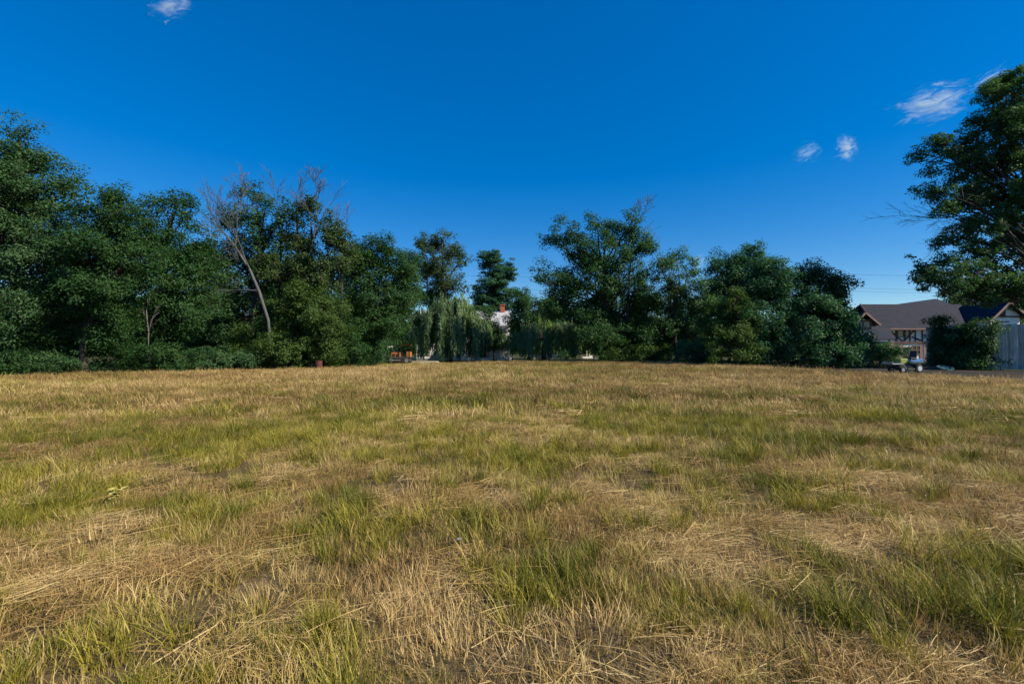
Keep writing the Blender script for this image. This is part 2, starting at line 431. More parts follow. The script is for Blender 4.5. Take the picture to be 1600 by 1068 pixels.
# greenness of the field: broad noise plus the patches the photo shows (pixel centre, radii, amount), laid on the ground
PATCH = [(700, 640, 190, 28, .5), (520, 720, 150, 45, .6), (350, 745, 60, 22, .6), (160, 1045, 200, 40, .7), (560, 880, 130, 45, .5), (420, 900, 90, 40, .4),
         (860, 960, 150, 60, .7), (840, 740, 60, 25, .5), (1080, 690, 100, 25, .5), (1150, 770, 100, 30, .25), (1490, 655, 120, 20, .4), (1330, 950, 170, 60, .55),
         (1560, 930, 90, 50, .35), (1380, 620, 120, 10, .4), (150, 700, 80, 15, .25), (60, 830, 70, 35, .4), (130, 915, 40, 25, .5), (700, 840, 90, 40, .25), (60, 640, 120, 16, .4), (880, 575, 70, 6, .4),
         (1060, 650, 90, 14, .3), (620, 1000, 60, 40, -.3), (100, 740, 110, 30, -.5), (200, 660, 140, 16, -.4), (170, 950, 170, 30, -.6), (420, 980, 120, 30, -.35), (640, 960, 70, 40, -.4), (1060, 1030, 130, 35, -.4),
         (1400, 855, 170, 30, -.35), (1240, 690, 110, 14, -.4), (1330, 750, 130, 20, -.25), (960, 850, 90, 35, -.3), (1300, 880, 80, 25, -.3), (700, 700, 60, 14, -.4), (250, 900, 120, 18, -.5), (620, 790, 80, 25, -.3)]
def greenness(x, y):
    y_ = np.maximum(y, 0.6)
    px = 800 + x / y_ * F; py = HZ + EYE / y_ * F
    g = 0.455 + 0.55 * (fnoise(x, y, 2.3, 21, 3) - 0.5) + 1.15 * (fnoise(x, y, 0.6, 33, 2) - 0.5) + 0.9 * (fnoise(x, y, 0.27, 35, 2) - .5) + 0.5 * (fnoise(x, y, 9, 44, 2) - 0.5)
    for (cx, cy, rx, ry, a) in PATCH:
        g = g + a * 0.52 * np.exp(-(((px - cx) / rx) ** 2 + ((py - cy) / ry) ** 2) * 0.8)
    far = np.clip((y - 9) / 22, 0, 1)
    g = g - 0.13 * far + 1.1 * far * (fnoise(x / 2.2, y, 5, 46, 3) - .5)
    return np.clip(g, 0, 1)

near = proto_collection('grass_near', [
    ('short', blades(150, .22, .03, .11, .0045, .6, .42, .22)), ('short', blades(150, .22, .03, .10, .004, .8, .35, .2)),
    ('green', blades(80, .11, .07, .20, .0050, .6, .80, .16)), ('green', blades(95, .14, .05, .16, .0046, .8, .72, .18)), ('green', blades(60, .07, .09, .24, .0054, .5, .85, .14)),
    ('straw', blades(60, .13, .06, .20, .0028, .7, .24, .18, heads=.15)), ('straw', blades(70, .16, .04, .15, .0026, .9, .17, .17, heads=.1)), ('straw', blades(32, .10, .10, .28, .0027, .45, .3, .2, heads=.25)),
    ('hay', hay(120, .24, .06, .26, .0025, .04, 1.0, .16)), ('hay', hay(100, .28, .08, .34, .0027, .05, .8, .14)), ('hay', hay(150, .24, .04, .20, .0022, .04, 1.5, .2)),
    ('stalks', hay(4, .25, .15, .42, .0034, .05, 1.2, .05)),
])
far_ = proto_collection('grass_far', [
    ('green', blades(60, .30, .08, .22, .016, .55, .72, .2, 2)), ('green', blades(60, .34, .06, .18, .016, .7, .65, .2, 2)),
    ('straw', blades(60, .32, .08, .24, .013, .5, .25, .18, 2)), ('straw', blades(60, .36, .05, .18, .013, .75, .18, .16, 2)),
    ('hay', hay(45, .45, .2, .7, .016, .09, .8, .10)), ('stem', blades(14, .4, .22, .5, .010, .3, .2, .12, 3, heads=.5)),
])

def wedge_points(d0, d1, dens, margin=1.12):
    """random ground points inside the view wedge (and somewhat beyond it) between two depths"""
    area_w = lambda d: 2 * (d * 800 / F * margin + 2.5)
    n = int(dens * (area_w(d0) + area_w(d1)) / 2 * (d1 - d0))
    u = rng.uniform(0, 1, n)
    d = np.sqrt(d0 ** 2 + u * (d1 ** 2 - d0 ** 2)); hw = d * 800 / F * margin + 2.5
    x = rng.uniform(-1, 1, n) * hw
    k = in_poly(x, d, FIELD) & (edge_dist(x, d, FIELD) > 0.1)
    return x[k], d[k]

def field_layer(name, label, zones, coll, near_set):
    PX = []; ID = []; RO = []; SC = []; GR = []
    for (d0, d1, dens, kind, s) in zones:
        x, y = wedge_points(d0, d1, dens)
        g = greenness(x, y); n = len(x); u = rng.uniform(0, 1, n)
        lush = fnoise(x, y, 1.1, 71, 2)
        if kind == 'short':
            keep = u < .6 + .8 * fnoise(x, y, .8, 65, 2); ids = rng.integers(0, 2, n) if near_set else rng.integers(2, 4, n)
        elif kind == 'green':
            keep = u < np.clip((g - 0.22) * 2.2, 0.03, 1) * (0.35 + 1.0 * lush); ids = rng.integers(2, 5, n) if near_set else rng.integers(0, 2, n)
        elif kind == 'straw':
            keep = u < np.clip(1.0 - 0.7 * g, 0.1, 1) * (0.25 + 1.0 * fnoise(x, y, .9, 81, 2)); ids = rng.integers(5, 8, n) if near_set else rng.integers(2, 4, n)
        elif kind == 'hay':
            keep = u < np.clip(1.15 - 1.7 * g, 0.06, 1) * np.clip(.42 + 1.7 * (fnoise(x, y, 1.0, 91, 3) - .5), 0.12, 1); ids = rng.integers(8, 11, n) if near_set else np.full(n, 4)
        elif kind == 'stalks':
            keep = u < np.clip(1.1 - g, 0.15, 1); ids = np.full(n, 11)
        elif kind == 'stem':
            keep = np.ones(n, bool); ids = np.full(n, 5)
        x, y, g, ids = x[keep], y[keep], g[keep], ids[keep]; n = len(x)
        z = hfield(x, y)
        rot = np.zeros((n, 3)); rot[:, 2] = rng.uniform(0, 6.283, n)
        if kind in ('hay', 'stalks'):
            rot[:, 2] = 6.283 * fnoise(x, y, 2.2, 55, 1) * 1.6 + rng.normal(0, .7, n)
            z = z + rng.uniform(0.0, 0.05, n)
        else:
            rot[:, 0] = rng.normal(0, .16, n); rot[:, 1] = rng.normal(0.05, .16, n)
        sc = s * rng.uniform(0.7, 1.3, n)
        if kind in ('green', 'straw'): sc = sc * (0.45 + 1.1 * fnoise(x, y, 1.1, 61, 3))
        PX.append(np.stack([x, y, z], 1)); ID.append(ids); RO.append(rot); SC.append(np.stack([sc, sc, sc * (1 if kind != 'green' else 1.05)], 1)); GR.append(g)
    return scatter(name, label, np.concatenate(PX), np.concatenate(ID), np.concatenate(RO), np.concatenate(SC), np.concatenate(GR), coll)

field_layer('field_grass', 'patchy green and straw coloured mown grass covering the field', [
    (1.2, 5.0, 26, 'short', 1.0), (5.0, 11.0, 16, 'short', 1.15),
    (1.2, 5.0, 26, 'green', 1.0), (5.0, 11.0, 20, 'green', 1.05),
    (1.2, 5.0, 11, 'straw', .9), (5.0, 11.0, 10, 'straw', 1.0)], near, True)
field_layer('loose_hay', 'cut dry hay lying loose in swaths over the field', [
    (1.2, 5.0, 32, 'hay', .9), (5.0, 11.0, 20, 'hay', 1.15), (1.2, 6.0, 5, 'stalks', 1.0), (6.0, 11.0, 4, 'stalks', 1.2)], near, True)
field_layer('distant_field_grass', 'tan dry grass on the far half of the field', [
    (10.5, 22, 11, 'short', 1.0), (22, 66, 4.2, 'short', 1.3), (10.5, 22, 9, 'green', .9), (22, 66, 3.2, 'green', 1.1),
    (10.5, 22, 6, 'straw', 1.0), (22, 66, 3.0, 'straw', 1.25), (10.5, 22, 5, 'hay', .9), (22, 40, 1.0, 'hay', 1.1), (24, 64, .22, 'stem', .9)], far_, False)

# seed stems along the right and far edge of the field, and rough weeds in the verge
ex, ey = [], []
for (a, b) in zip(EDGE_R[:-1], EDGE_R[1:]):
    L_ = math.hypot(b[0] - a[0], b[1] - a[1]); n = int(L_ * 9)
    t = rng.uniform(0, 1, n); ex += list(a[0] + (b[0] - a[0]) * t - abs(rng.normal(0.3, .5, n))); ey += list(a[1] + (b[1] - a[1]) * t + rng.normal(0, .3, n))
ex, ey = np.array(ex), np.array(ey); n = len(ex); sc = rng.uniform(.6, 1.5, n)
rot = np.zeros((n, 3)); rot[:, 2] = rng.uniform(0, 6.28, n)
scatter('verge_stems', 'tall thin tan seed stems along the edge of the field', np.stack([ex, ey, hfield(ex, ey)], 1), np.where(rng.uniform(0, 1, n) < .45, 5, 3), rot, np.stack([sc] * 3, 1), rng.uniform(0, .25, n), far_)
# lawn grass
n = 9000; x = rng.uniform(-18, 17, n); y = rng.uniform(43, 71, n); k = ~in_poly(x, y, FIELD) & (x > -15 - (y - 43) * .12); x, y = x[k], y[k]; n = len(x)
rot = np.zeros((n, 3)); rot[:, 2] = rng.uniform(0, 6.28, n); sc = rng.uniform(.5, .8, n)
scatter('lawn_grass', 'short yellow green lawn between the field and the white house', np.stack([x, y, np.full(n, .005)], 1), rng.integers(0, 2, n), rot, np.stack([sc, sc, sc * .6], 1), rng.uniform(.35, .7, n), far_)

# ------------------------------------------------------------------ trees
def leaf_mesh(name, P, Nn, Lf, Wf, mat_, parent, tang=None, rnd=None):
    n = len(P)
    Nn = Nn / (np.linalg.norm(Nn, axis=1, keepdims=True) + 1e-9)
    if tang is None: tang = rng.normal(0, 1, (n, 3))
    T = tang - (tang * Nn).sum(1, keepdims=True) * Nn; T /= (np.linalg.norm(T, axis=1, keepdims=True) + 1e-9)
    B = np.cross(Nn, T)
    Lf = np.asarray(Lf).reshape(-1, 1); Wf = np.asarray(Wf).reshape(-1, 1)
    V = np.empty((n, 4, 3))
    V[:, 0] = P - T * Lf / 2; V[:, 1] = P + B * Wf / 2 - T * Lf * 0.08; V[:, 2] = P + T * Lf / 2; V[:, 3] = P - B * Wf / 2 - T * Lf * 0.08
    V[:, 1] += Nn * Wf * 0.12; V[:, 3] += Nn * Wf * 0.12
    Fq = np.arange(n * 4).reshape(n, 4)
    if rnd is None: rnd = rng.uniform(0, 1, n)
    return mesh_np(name, V.reshape(-1, 3), Fq, mat_, parent, attrs={'rnd': ('FACE', rnd)})

def unit(n):
    v = rng.normal(0, 1, (n, 3)); return v / np.linalg.norm(v, axis=1, keepdims=True)

def bend_path(a, b, n, wob, up=0.0):
    a = np.array(a, float); b = np.array(b, float); L = np.linalg.norm(b - a); pts = []
    o1 = rng.normal(0, wob * L, 3); o2 = rng.normal(0, wob * L * 0.5, 3)
    for i in range(n + 1):
        t = i / n
        pts.append(a + (b - a) * t + o1 * math.sin(math.pi * t) + o2 * math.sin(2 * math.pi * t) + np.array([0, 0, up * L * math.sin(math.pi * t)]))
    return pts

def twigs(mb, start, dirn, length, rad, depth, spread=0.5, up=0.25, n=4):
    pts = [np.array(start, float)]; d = np.array(dirn, float); d /= np.linalg.norm(d)
    for i in range(n):
        d = d + rng.normal(0, 0.14, 3) + np.array([0, 0, up * 0.18]); d /= np.linalg.norm(d)
        pts.append(pts[-1] + d * length / n)
    mb.tube(pts, [max(.0105, rad * (1 - 0.75 * i / n)) for i in range(n + 1)], 5 if depth > 1 else 3, cap=False)
    if depth <= 0: return
    for i in range(1, n + 1):
        for _ in range(2 if depth > 1 else (2 if rng.uniform() < .6 else 1)):
            s = rng.normal(0, 1, 3); s -= s.dot(d) * d; s /= np.linalg.norm(s) + 1e-6
            nd = d + s * spread * rng.uniform(.7, 1.4) + np.array([0, 0, up])
            twigs(mb, pts[i], nd, length * rng.uniform(.38, .62) * (1 - .35 * i / n + .2), rad * .45 * (1 - .4 * i / n), depth - 1, spread, up, 3)

def tree(name, label, cat, d, base_px, lobes, leaf, dens=2.0, m=85, cl_px=14.0, lf_px=4.4, flat=0.8, bark='bark', trunk_r=0.28, group=None,
         asp=0.5, droop=0.0, dspread=1.0, trunk_top=None, bare=0, inner=0.25, lean=0.0, twig_frac=0.3, up=0.5, root_y=None):
    k = d / F
    bx = (base_px - 800) * k
    root = empty(name, (bx, d, 0), label, cat, group)
    org = np.array([bx, d, 0.0])
    P = []; Nn = []; CR = []; tm = MB()
    C0 = []
    tot = 0
    lw = []
    for lb in lobes:
        cx, cy, rx, ry = lb[:4]
        dd = lb[4] if len(lb) > 4 else d + rng.uniform(-.5, .5) * min(rx, 60) * k * dspread
        c = at(cx, cy, dd) - org
        C0.append((c, rx * k * .93, (rx + ry) * 0.5 * k * .9 * dspread, ry * k * .93))
        lw.append((rx, ry))
    # trunk to the weighted middle, limbs to the lobes
    hi = max(c[0][2] + c[3] * .3 for c in C0)
    mid = np.average([c[0] for c in C0], axis=0, weights=[w[0] * w[1] for w in lw])
    top = np.array([mid[0] * .7, mid[1] * .7, max(hi * .62, mid[2])]) if trunk_top is None else at(*trunk_top, d) - org
    tp = bend_path((0, 0, -.15), top, 7, 0.03)
    tm.tube(tp, [trunk_r * (1.25 if i == 0 else 1 - .7 * i / 7) for i in range(8)], 8)
    allC = []; tones = []
    for li, (c, rx, rd, rz) in enumerate(C0):
        s = tp[min(7, max(2, int(7 * np.clip((c[2] - rz * .9) / max(top[2], .1), .2, 1)) - 1))]
        lp = bend_path(s, c + np.array([0, 0, -.1 * rz]), 5, 0.07, 0.05)
        tm.tube(lp, [trunk_r * .32 * (1 - .7 * i / 5) for i in range(6)], 6, cap=False)
        n = max(6, int(dens * lw[li][0] * lw[li][1] * 4 / cl_px ** 2))
        u = unit(n); q = rng.uniform(0, 1, n); rr = np.where(q < inner, rng.uniform(.25, .7, n), rng.uniform(.7, 1.06, n))
        # uneven outline: radius varies with direction
        rr = rr * (0.84 + 0.30 * fnoise(u[:, 0] * 1.7 + u[:, 2] + 10 * li, u[:, 1] * 1.7 - u[:, 2] + 5 * li, 0.8, 100 + li, 2))
        cs = c + u * rr[:, None] * np.array([rx, rd, rz])
        # gather the clumps into boughs, flat sprays with gaps between them
        nb = max(4, n // 7); pick = rng.permutation(n)[:nb]; bc = cs[pick] + (cs[pick] - c) * rng.uniform(-.02, .16, (nb, 1))
        own = rng.integers(0, nb, n); sp = cl_px * k * 1.7
        offb = unit(n) * (rng.uniform(0, 1, (n, 1)) ** .5) * sp * np.array([1.05, 1.05, .9])
        mv = rng.uniform(0, 1, n) < .7
        cs[mv] = (bc[own] + offb)[mv]; btone = rng.uniform(0, 1, nb)[own]
        ok = cs[:, 2] > 0.25
        cs = cs[ok]; u = u[ok]; n = len(cs); tones.append(btone[ok])
        for j in range(n):
            if rng.uniform() < twig_frac:
                s2 = lp[rng.integers(2, 6)]
                tp2 = bend_path(s2, cs[j], 3, 0.10, 0.04)
                r0 = max(.012, trunk_r * .14)
                tm.tube(tp2, [r0, r0 * .75, r0 * .5, r0 * .25], 4, cap=False)
        allC.append(cs)
    cs = np.concatenate(allC); n = len(cs)
    rc = cl_px * k * rng.uniform(.6, 1.25, n)
    cnt = np.maximum(8, (m * (rc / (cl_px * k)) ** 2)).astype(int)
    cnt = (cnt * 1.3).astype(int); lf_px = lf_px * .86
    ii = np.repeat(np.arange(n), cnt); N_ = len(ii)
    v = unit(N_) * (rng.uniform(0, 1, N_) ** .42)[:, None]
    off = v * rc[ii][:, None] * np.array([1.08, 1.08, flat])
    # tilt each clump outward so it reads as a spray
    outw = cs - mid; outw /= np.linalg.norm(outw, axis=1, keepdims=True) + 1e-6
    off[:, 2] += (outw[ii][:, 2] * .25 - droop) * np.hypot(off[:, 0], off[:, 1]) * .6
    P = cs[ii] + off
    good = P[:, 2] > 0.05
    Nn = np.array([0, 0, up]) + .55 * v + .35 * outw[ii] + rng.normal(0, .42, (N_, 3))
    Lf = lf_px * k * rng.uniform(.65, 1.35, N_)
    cr = np.concatenate(tones) * .6 + .4 * rng.uniform(0, 1, n)
    rnd = np.clip(.5 * cr[ii] + .5 * rng.uniform(0, 1, N_), 0, 1)
    tang = v + np.array([0, 0, -droop]) + rng.normal(0, .6, (N_, 3))
    leaf_mesh('crown', P[good], Nn[good], Lf[good], Lf[good] * asp, M[leaf], root, tang[good], rnd[good])
    tm.build('trunk', M[bark], root, smooth=True)
    return root

def bare_tree(name, label, pts, rads, d, tw, mat_='dead_wood', group=None, cat='dead tree'):
    """pts: photo pixels of the leaning stem; tw: (index, dpx, dpy, length px, depth)"""
    k = d / F
    p0 = at(*pts[0], d); root = empty(name, (p0[0], d, 0), label, cat, group); org = np.array([p0[0], d, 0])
    mb = MB()
    P = [at(x, y, d) + np.array([0, rng.normal(0, .15), 0]) - org for (x, y) in pts]
    P[0][2] = -.1
    mb.tube(P, rads, 7)
    mb.build('trunk', M[mat_], root, smooth=True)
    for (i, dx, dy, L, dep) in tw:
        b = MB()
        j = int(i); fr = i - j; s = P[j] if fr == 0 else P[j] * (1 - fr) + P[min(j + 1, len(P) - 1)] * fr
        r = rads[j] * .6
        twigs(b, s, (dx, rng.normal(0, .3), -dy), L * k, r, dep, .45, .12)
        b.build('branch', M[mat_], root, smooth=True)
    return root

def dead_limb(parent, pts, rads, d, tw):
    org = np.array(parent.location); k = d / F; mb = MB(); P = [at(x, y, d) - org for (x, y) in pts]; mb.tube(P, rads, 6)
    for (i, dx, dy, L, dep) in tw:
        j = int(i); fr = i - j; p = P[j] if fr == 0 else P[j] * (1 - fr) + P[j + 1] * fr
        twigs(mb, p, (dx, rng.normal(0, .3), -dy), L * k, rads[j] * .6, dep, .45, .12)
    return mb.build('dead_branch', M['dead_wood'], parent, smooth=True)

G1 = 'broadleaf trees standing along the left side of the field'
G2 = 'broadleaf trees standing along the right side of the field'
tree('maple_tree', 'tallest tree at the left edge of the frame, grey green with a pointed top', 'tree', 30, -5,
     [(24, 211, 15, 20), (22, 238, 31, 32), (50, 250, 22, 20), (45, 290, 58, 50), (98, 302, 26, 34), (-30, 300, 60, 70), (10, 370, 85, 60), (75, 390, 60, 60), (-35, 450, 70, 60), (20, 485, 62, 45), (-20, 540, 70, 34)], 'leaf_maple', dens=2.1, m=80, trunk_r=.4, group=G1)
tree('walnut_tree', 'dark green rounded tree beside the tallest left tree, low boughs reaching the field', 'tree', 30, 135,
     [(160, 318, 42, 34), (188, 352, 40, 40), (140, 380, 50, 40), (190, 410, 45, 45), (130, 450, 60, 42), (120, 500, 72, 46), (170, 490, 40, 40), (75, 530, 40, 34), (150, 540, 50, 26)], 'leaf_walnut', dens=2.4, m=85, lf_px=4.2, group=G1, droop=.3)
tree('locust_tree', 'tree with detached leafy tufts poking above its crown, beside the dark rounded tree', 'tree', 35, 262,
     [(275, 308, 20, 15), (248, 318, 17, 12), (285, 330, 12, 12), (232, 362, 36, 36), (280, 382, 40, 42), (250, 425, 52, 42), (300, 440, 28, 50), (250, 480, 50, 30), (290, 500, 36, 40), (230, 520, 45, 34)], 'leaf_walnut', dens=1.9, m=80, group=G1, trunk_top=(268, 330), bark='bark')
tree('ash_tree', 'open crowned tree behind the leaning dead stem, tufts of leaves at its top', 'tree', 40, 395,
     [(390, 305, 24, 12), (418, 318, 22, 14), (440, 335, 20, 14), (375, 340, 32, 22), (410, 372, 40, 32), (360, 395, 38, 32), (345, 345, 18, 20), (395, 430, 46, 38), (345, 470, 34, 34), (375, 510, 48, 34), (330, 530, 34, 28)], 'leaf_dark', dens=1.35, m=62, cl_px=11, group=G1, trunk_top=(405, 330))
tree('elm_tree', 'mid green tree right of the leaning dead stem, bare twigs above its crown', 'tree', 40, 492,
     [(462, 332, 16, 22), (480, 322, 14, 18), (500, 345, 18, 14), (470, 375, 36, 28), (512, 372, 26, 26), (450, 420, 38, 36), (505, 420, 36, 32), (535, 400, 22, 34), (480, 462, 40, 34)], 'leaf_olive', dens=1.5, m=68, cl_px=11, group=G1, trunk_top=(485, 345))
tree('boxelder_tree', 'bright yellow green bushy tree low in front of the tree with bare twigs', 'tree', 38, 490,
     [(480, 468, 38, 28), (505, 495, 42, 32), (465, 515, 40, 28), (430, 530, 42, 26), (520, 535, 30, 28), (400, 545, 36, 24)], 'leaf_lime', dens=2.4, m=80, cl_px=11, lf_px=3.8, group=G1)
tree('hackberry_tree', 'dense dark tree left of the orange tractor, rounded tuft at its top', 'tree', 46, 585,
     [(588, 378, 26, 14), (570, 392, 22, 18), (608, 395, 15, 14), (560, 425, 34, 32), (602, 425, 32, 28), (632, 425, 18, 24), (580, 465, 46, 34), (625, 468, 26, 34), (570, 510, 40, 38), (608, 506, 32, 24), (570, 545, 30, 18)], 'leaf_walnut', dens=2.1, m=75, cl_px=11, lf_px=3.8, group=G1)
tree('filler_tree', 'shaded tree set back behind the locust and the leaning dead stem', 'tree', 48, 310,
     [(310, 385, 36, 34), (330, 430, 40, 34), (300, 470, 44, 36), (320, 520, 50, 34), (420, 470, 34, 30), (430, 520, 40, 36)], 'leaf_dark', dens=1.2, m=60, cl_px=12, group=G1)
tree('back_tree', 'dark tree filling the gap behind the dark rounded tree and the tufted tree', 'tree', 46, 190,
     [(190, 440, 60, 44), (110, 440, 60, 44), (240, 470, 50, 44), (170, 510, 70, 40), (60, 480, 60, 50), (255, 530, 60, 30)], 'leaf_dark', dens=1.7, m=70, cl_px=12, group=G1)
for (lab, d, b, lobes, lf) in [
    ('shaded tree standing behind the leaning grey dead tree', 50, 370, [(350, 440, 36, 40), (385, 470, 40, 44), (360, 520, 50, 36), (400, 530, 40, 30)], 'leaf_dark'),
    ('shaded tree standing behind the bright yellow green bushy tree', 50, 455, [(440, 430, 36, 40), (480, 440, 36, 40), (450, 490, 50, 44), (500, 510, 44, 40), (450, 540, 50, 22)], 'leaf_dark'),
    ('dark tree between the tree with bare twigs and the dense tree left of the tractor', 52, 545, [(540, 420, 22, 26), (545, 455, 30, 36), (540, 500, 38, 38), (550, 540, 44, 22)], 'leaf_blue'),
    ('dark tree behind the dense tree left of the orange tractor', 70, 625, [(628, 420, 22, 24), (640, 455, 20, 30), (622, 490, 34, 36), (640, 530, 24, 26)], 'leaf_dark'),
    ('dim tree closing the gap left of the trunk of the broad dark tree', 78, 885, [(870, 470, 26, 22), (900, 490, 34, 26), (880, 520, 46, 30), (860, 545, 40, 16)], 'leaf_blue'),
    ('dim tree closing the gap under the right arm of the broad dark tree', 74, 985, [(960, 470, 30, 26), (1000, 480, 34, 30), (975, 520, 50, 34), (1010, 545, 40, 18)], 'leaf_dark'),
    ('dim tree behind the lighter loose tree, its lower crown filled in', 70, 1075, [(1050, 480, 30, 24), (1090, 490, 34, 30), (1065, 520, 44, 32), (1105, 535, 34, 24)], 'leaf_blue')]:
    tree('back_tree', lab, 'tree', d, b, lobes, lf, dens=1.9, m=62, cl_px=10, lf_px=4.0, group='shaded trees of the back row')
tree('sycamore_tree', 'tall slender tree rising behind the willow, open airy crown against the sky', 'tree', 88, 686,
     [(690, 370, 16, 12), (670, 388, 20, 16), (705, 392, 20, 18), (655, 385, 10, 12), (685, 412, 30, 22), (660, 420, 16, 24), (720, 412, 10, 14), (668, 448, 22, 22), (705, 440, 20, 22), (688, 470, 28, 20)], 'leaf_olive', dens=1.7, m=48, cl_px=8, lf_px=3.4, bark='pale_bark', trunk_r=.4, twig_frac=.6, trunk_top=(690, 372))
tree('spruce_tree', 'blue green layered tree rising above the white house', 'tree', 88, 772,
     [(770, 400, 15, 11), (764, 416, 20, 11), (798, 422, 14, 8), (788, 430, 20, 10), (772, 438, 26, 12), (762, 455, 26, 14), (786, 458, 24, 14), (772, 478, 30, 16), (760, 495, 22, 14)], 'leaf_blue', dens=3.0, m=60, cl_px=7, lf_px=3.0, flat=.4, trunk_r=.35)
tree('yard_tree', 'small dark tree in front of the white house porch', 'tree', 66, 772,
     [(774, 518, 13, 11), (766, 530, 20, 13), (782, 535, 11, 9), (759, 498, 11, 17), (758, 514, 12, 14)], 'leaf_dark', dens=3.0, m=55, cl_px=7, lf_px=3.0, trunk_r=.16)
tree('yard_tree', 'slim dark tree at the right corner of the white house porch', 'tree', 68, 800,
     [(804, 515, 8, 16), (797, 540, 8, 10), (806, 532, 9, 16)], 'leaf_blue', dens=2.6, m=55, cl_px=7, lf_px=3.0, trunk_r=.12)
tree('hedge_maple', 'low rounded tree behind the smaller darker willow', 'tree', 67, 826,
     [(818, 462, 14, 12), (812, 482, 22, 18), (838, 485, 22, 16), (822, 505, 30, 20), (850, 500, 22, 18)], 'leaf_dark', dens=2.4, m=60, cl_px=8, lf_px=3.2)
oak = tree('oak_tree', 'broad dark tree right of centre with spreading arms and bare twigs at its top', 'tree', 56, 940,
     [(895, 362, 30, 13), (868, 380, 24, 12), (930, 346, 17, 9), (948, 358, 22, 13), (985, 352, 18, 15), (975, 372, 30, 18), (905, 392, 34, 20), (950, 398, 46, 26), (1000, 385, 20, 18), (848, 428, 14, 11),
      (872, 442, 30, 20), (920, 435, 44, 28), (975, 430, 40, 30), (890, 475, 44, 26), (945, 480, 50, 32), (995, 470, 34, 34), (930, 525, 48, 30), (985, 520, 46, 34), (1000, 540, 34, 22)], 'leaf_dark', dens=1.75, m=66, cl_px=10, lf_px=3.7, trunk_r=.45, group=G2, trunk_top=(945, 385))
tree('cherry_tree', 'lighter loose tree with sky showing through, right of the broad dark tree', 'tree', 54, 1060,
     [(1022, 392, 13, 12), (1058, 402, 22, 11), (1085, 418, 18, 14), (1040, 425, 26, 20), (1075, 445, 26, 20), (1045, 465, 34, 24), (1085, 480, 22, 20), (1040, 505, 40, 28), (1075, 525, 40, 30)], 'leaf_maple', dens=1.6, m=62, cl_px=9, lf_px=3.6, group=G2)
tree('pine_tree', 'very dark round crowned tree set back behind the bushy thicket', 'tree', 56, 1155,
     [(1180, 398, 18, 12), (1150, 408, 26, 14), (1128, 420, 20, 14), (1195, 412, 16, 12), (1155, 432, 44, 24), (1130, 455, 30, 22), (1180, 455, 40, 28), (1120, 490, 26, 26)], 'leaf_blue', dens=2.6, m=70, cl_px=9, lf_px=3.6, group=G2)
tree('mulberry_tree', 'wide bushy tree with foliage to the ground, left of the timbered house', 'tree', 45, 1240,
     [(1200, 428, 30, 17), (1225, 440, 30, 20), (1258, 422, 18, 14), (1278, 430, 28, 18), (1306, 447, 20, 14), (1318, 470, 12, 14), (1190, 460, 36, 26), (1245, 470, 46, 32), (1290, 472, 32, 30), (1322, 502, 14, 16), (1180, 505, 46, 34),
      (1240, 515, 56, 38), (1300, 515, 42, 38), (1200, 545, 56, 22), (1280, 550, 60, 20)], 'leaf_blue', dens=2.3, m=75, cl_px=11, lf_px=4.2, trunk_r=.35, group=G2)
tree('sapling_tree', 'pale green pointed young tree growing up the left flank of the wide bushy tree', 'tree', 43, 1143,
     [(1145, 462, 13, 12), (1143, 480, 20, 18), (1155, 500, 28, 20), (1130, 510, 24, 20), (1140, 540, 34, 24)], 'leaf_lime', dens=2.2, m=70, cl_px=9, lf_px=3.8, trunk_r=.14)
silver = tree('silver_maple_tree', 'huge tree at the right edge of the frame towering over the board fence', 'tree', 41, 1640,
     [(1590, 135, 40, 26), (1555, 150, 22, 20), (1625, 160, 60, 50), (1535, 180, 16, 16), (1575, 195, 40, 34), (1470, 225, 26, 16), (1510, 225, 30, 22), (1455, 250, 18, 22), (1500, 262, 36, 24), (1550, 250, 44, 34), (1610, 260, 50, 60),
      (1465, 290, 22, 18), (1510, 305, 32, 22), (1560, 310, 40, 26), (1480, 325, 24, 14), (1545, 345, 36, 22), (1605, 350, 40, 40), (1490, 365, 22, 14), (1530, 385, 32, 20), (1580, 400, 40, 28), (1490, 402, 18, 12),
      (1447, 412, 14, 12), (1436, 426, 12, 8), (1475, 425, 26, 14), (1520, 425, 34, 20), (1445, 438, 22, 12), (1490, 447, 34, 14), (1560, 445, 40, 22), (1610, 450, 40, 34), (1540, 465, 26, 9)], 'leaf_maple', dens=1.45, m=56, cl_px=9, lf_px=4.2, flat=.7, trunk_r=.42, twig_frac=.22, inner=.2, trunk_top=(1625, 230))
tree('linden_tree', 'sunlit yellow green tree behind the timbered house roof', 'tree', 92, 1530,
     [(1500, 458, 24, 12), (1535, 455, 26, 14), (1570, 465, 22, 14), (1515, 475, 40, 16), (1585, 480, 28, 16)], 'leaf_lime', dens=2.2, m=55, cl_px=8, lf_px=3.0)

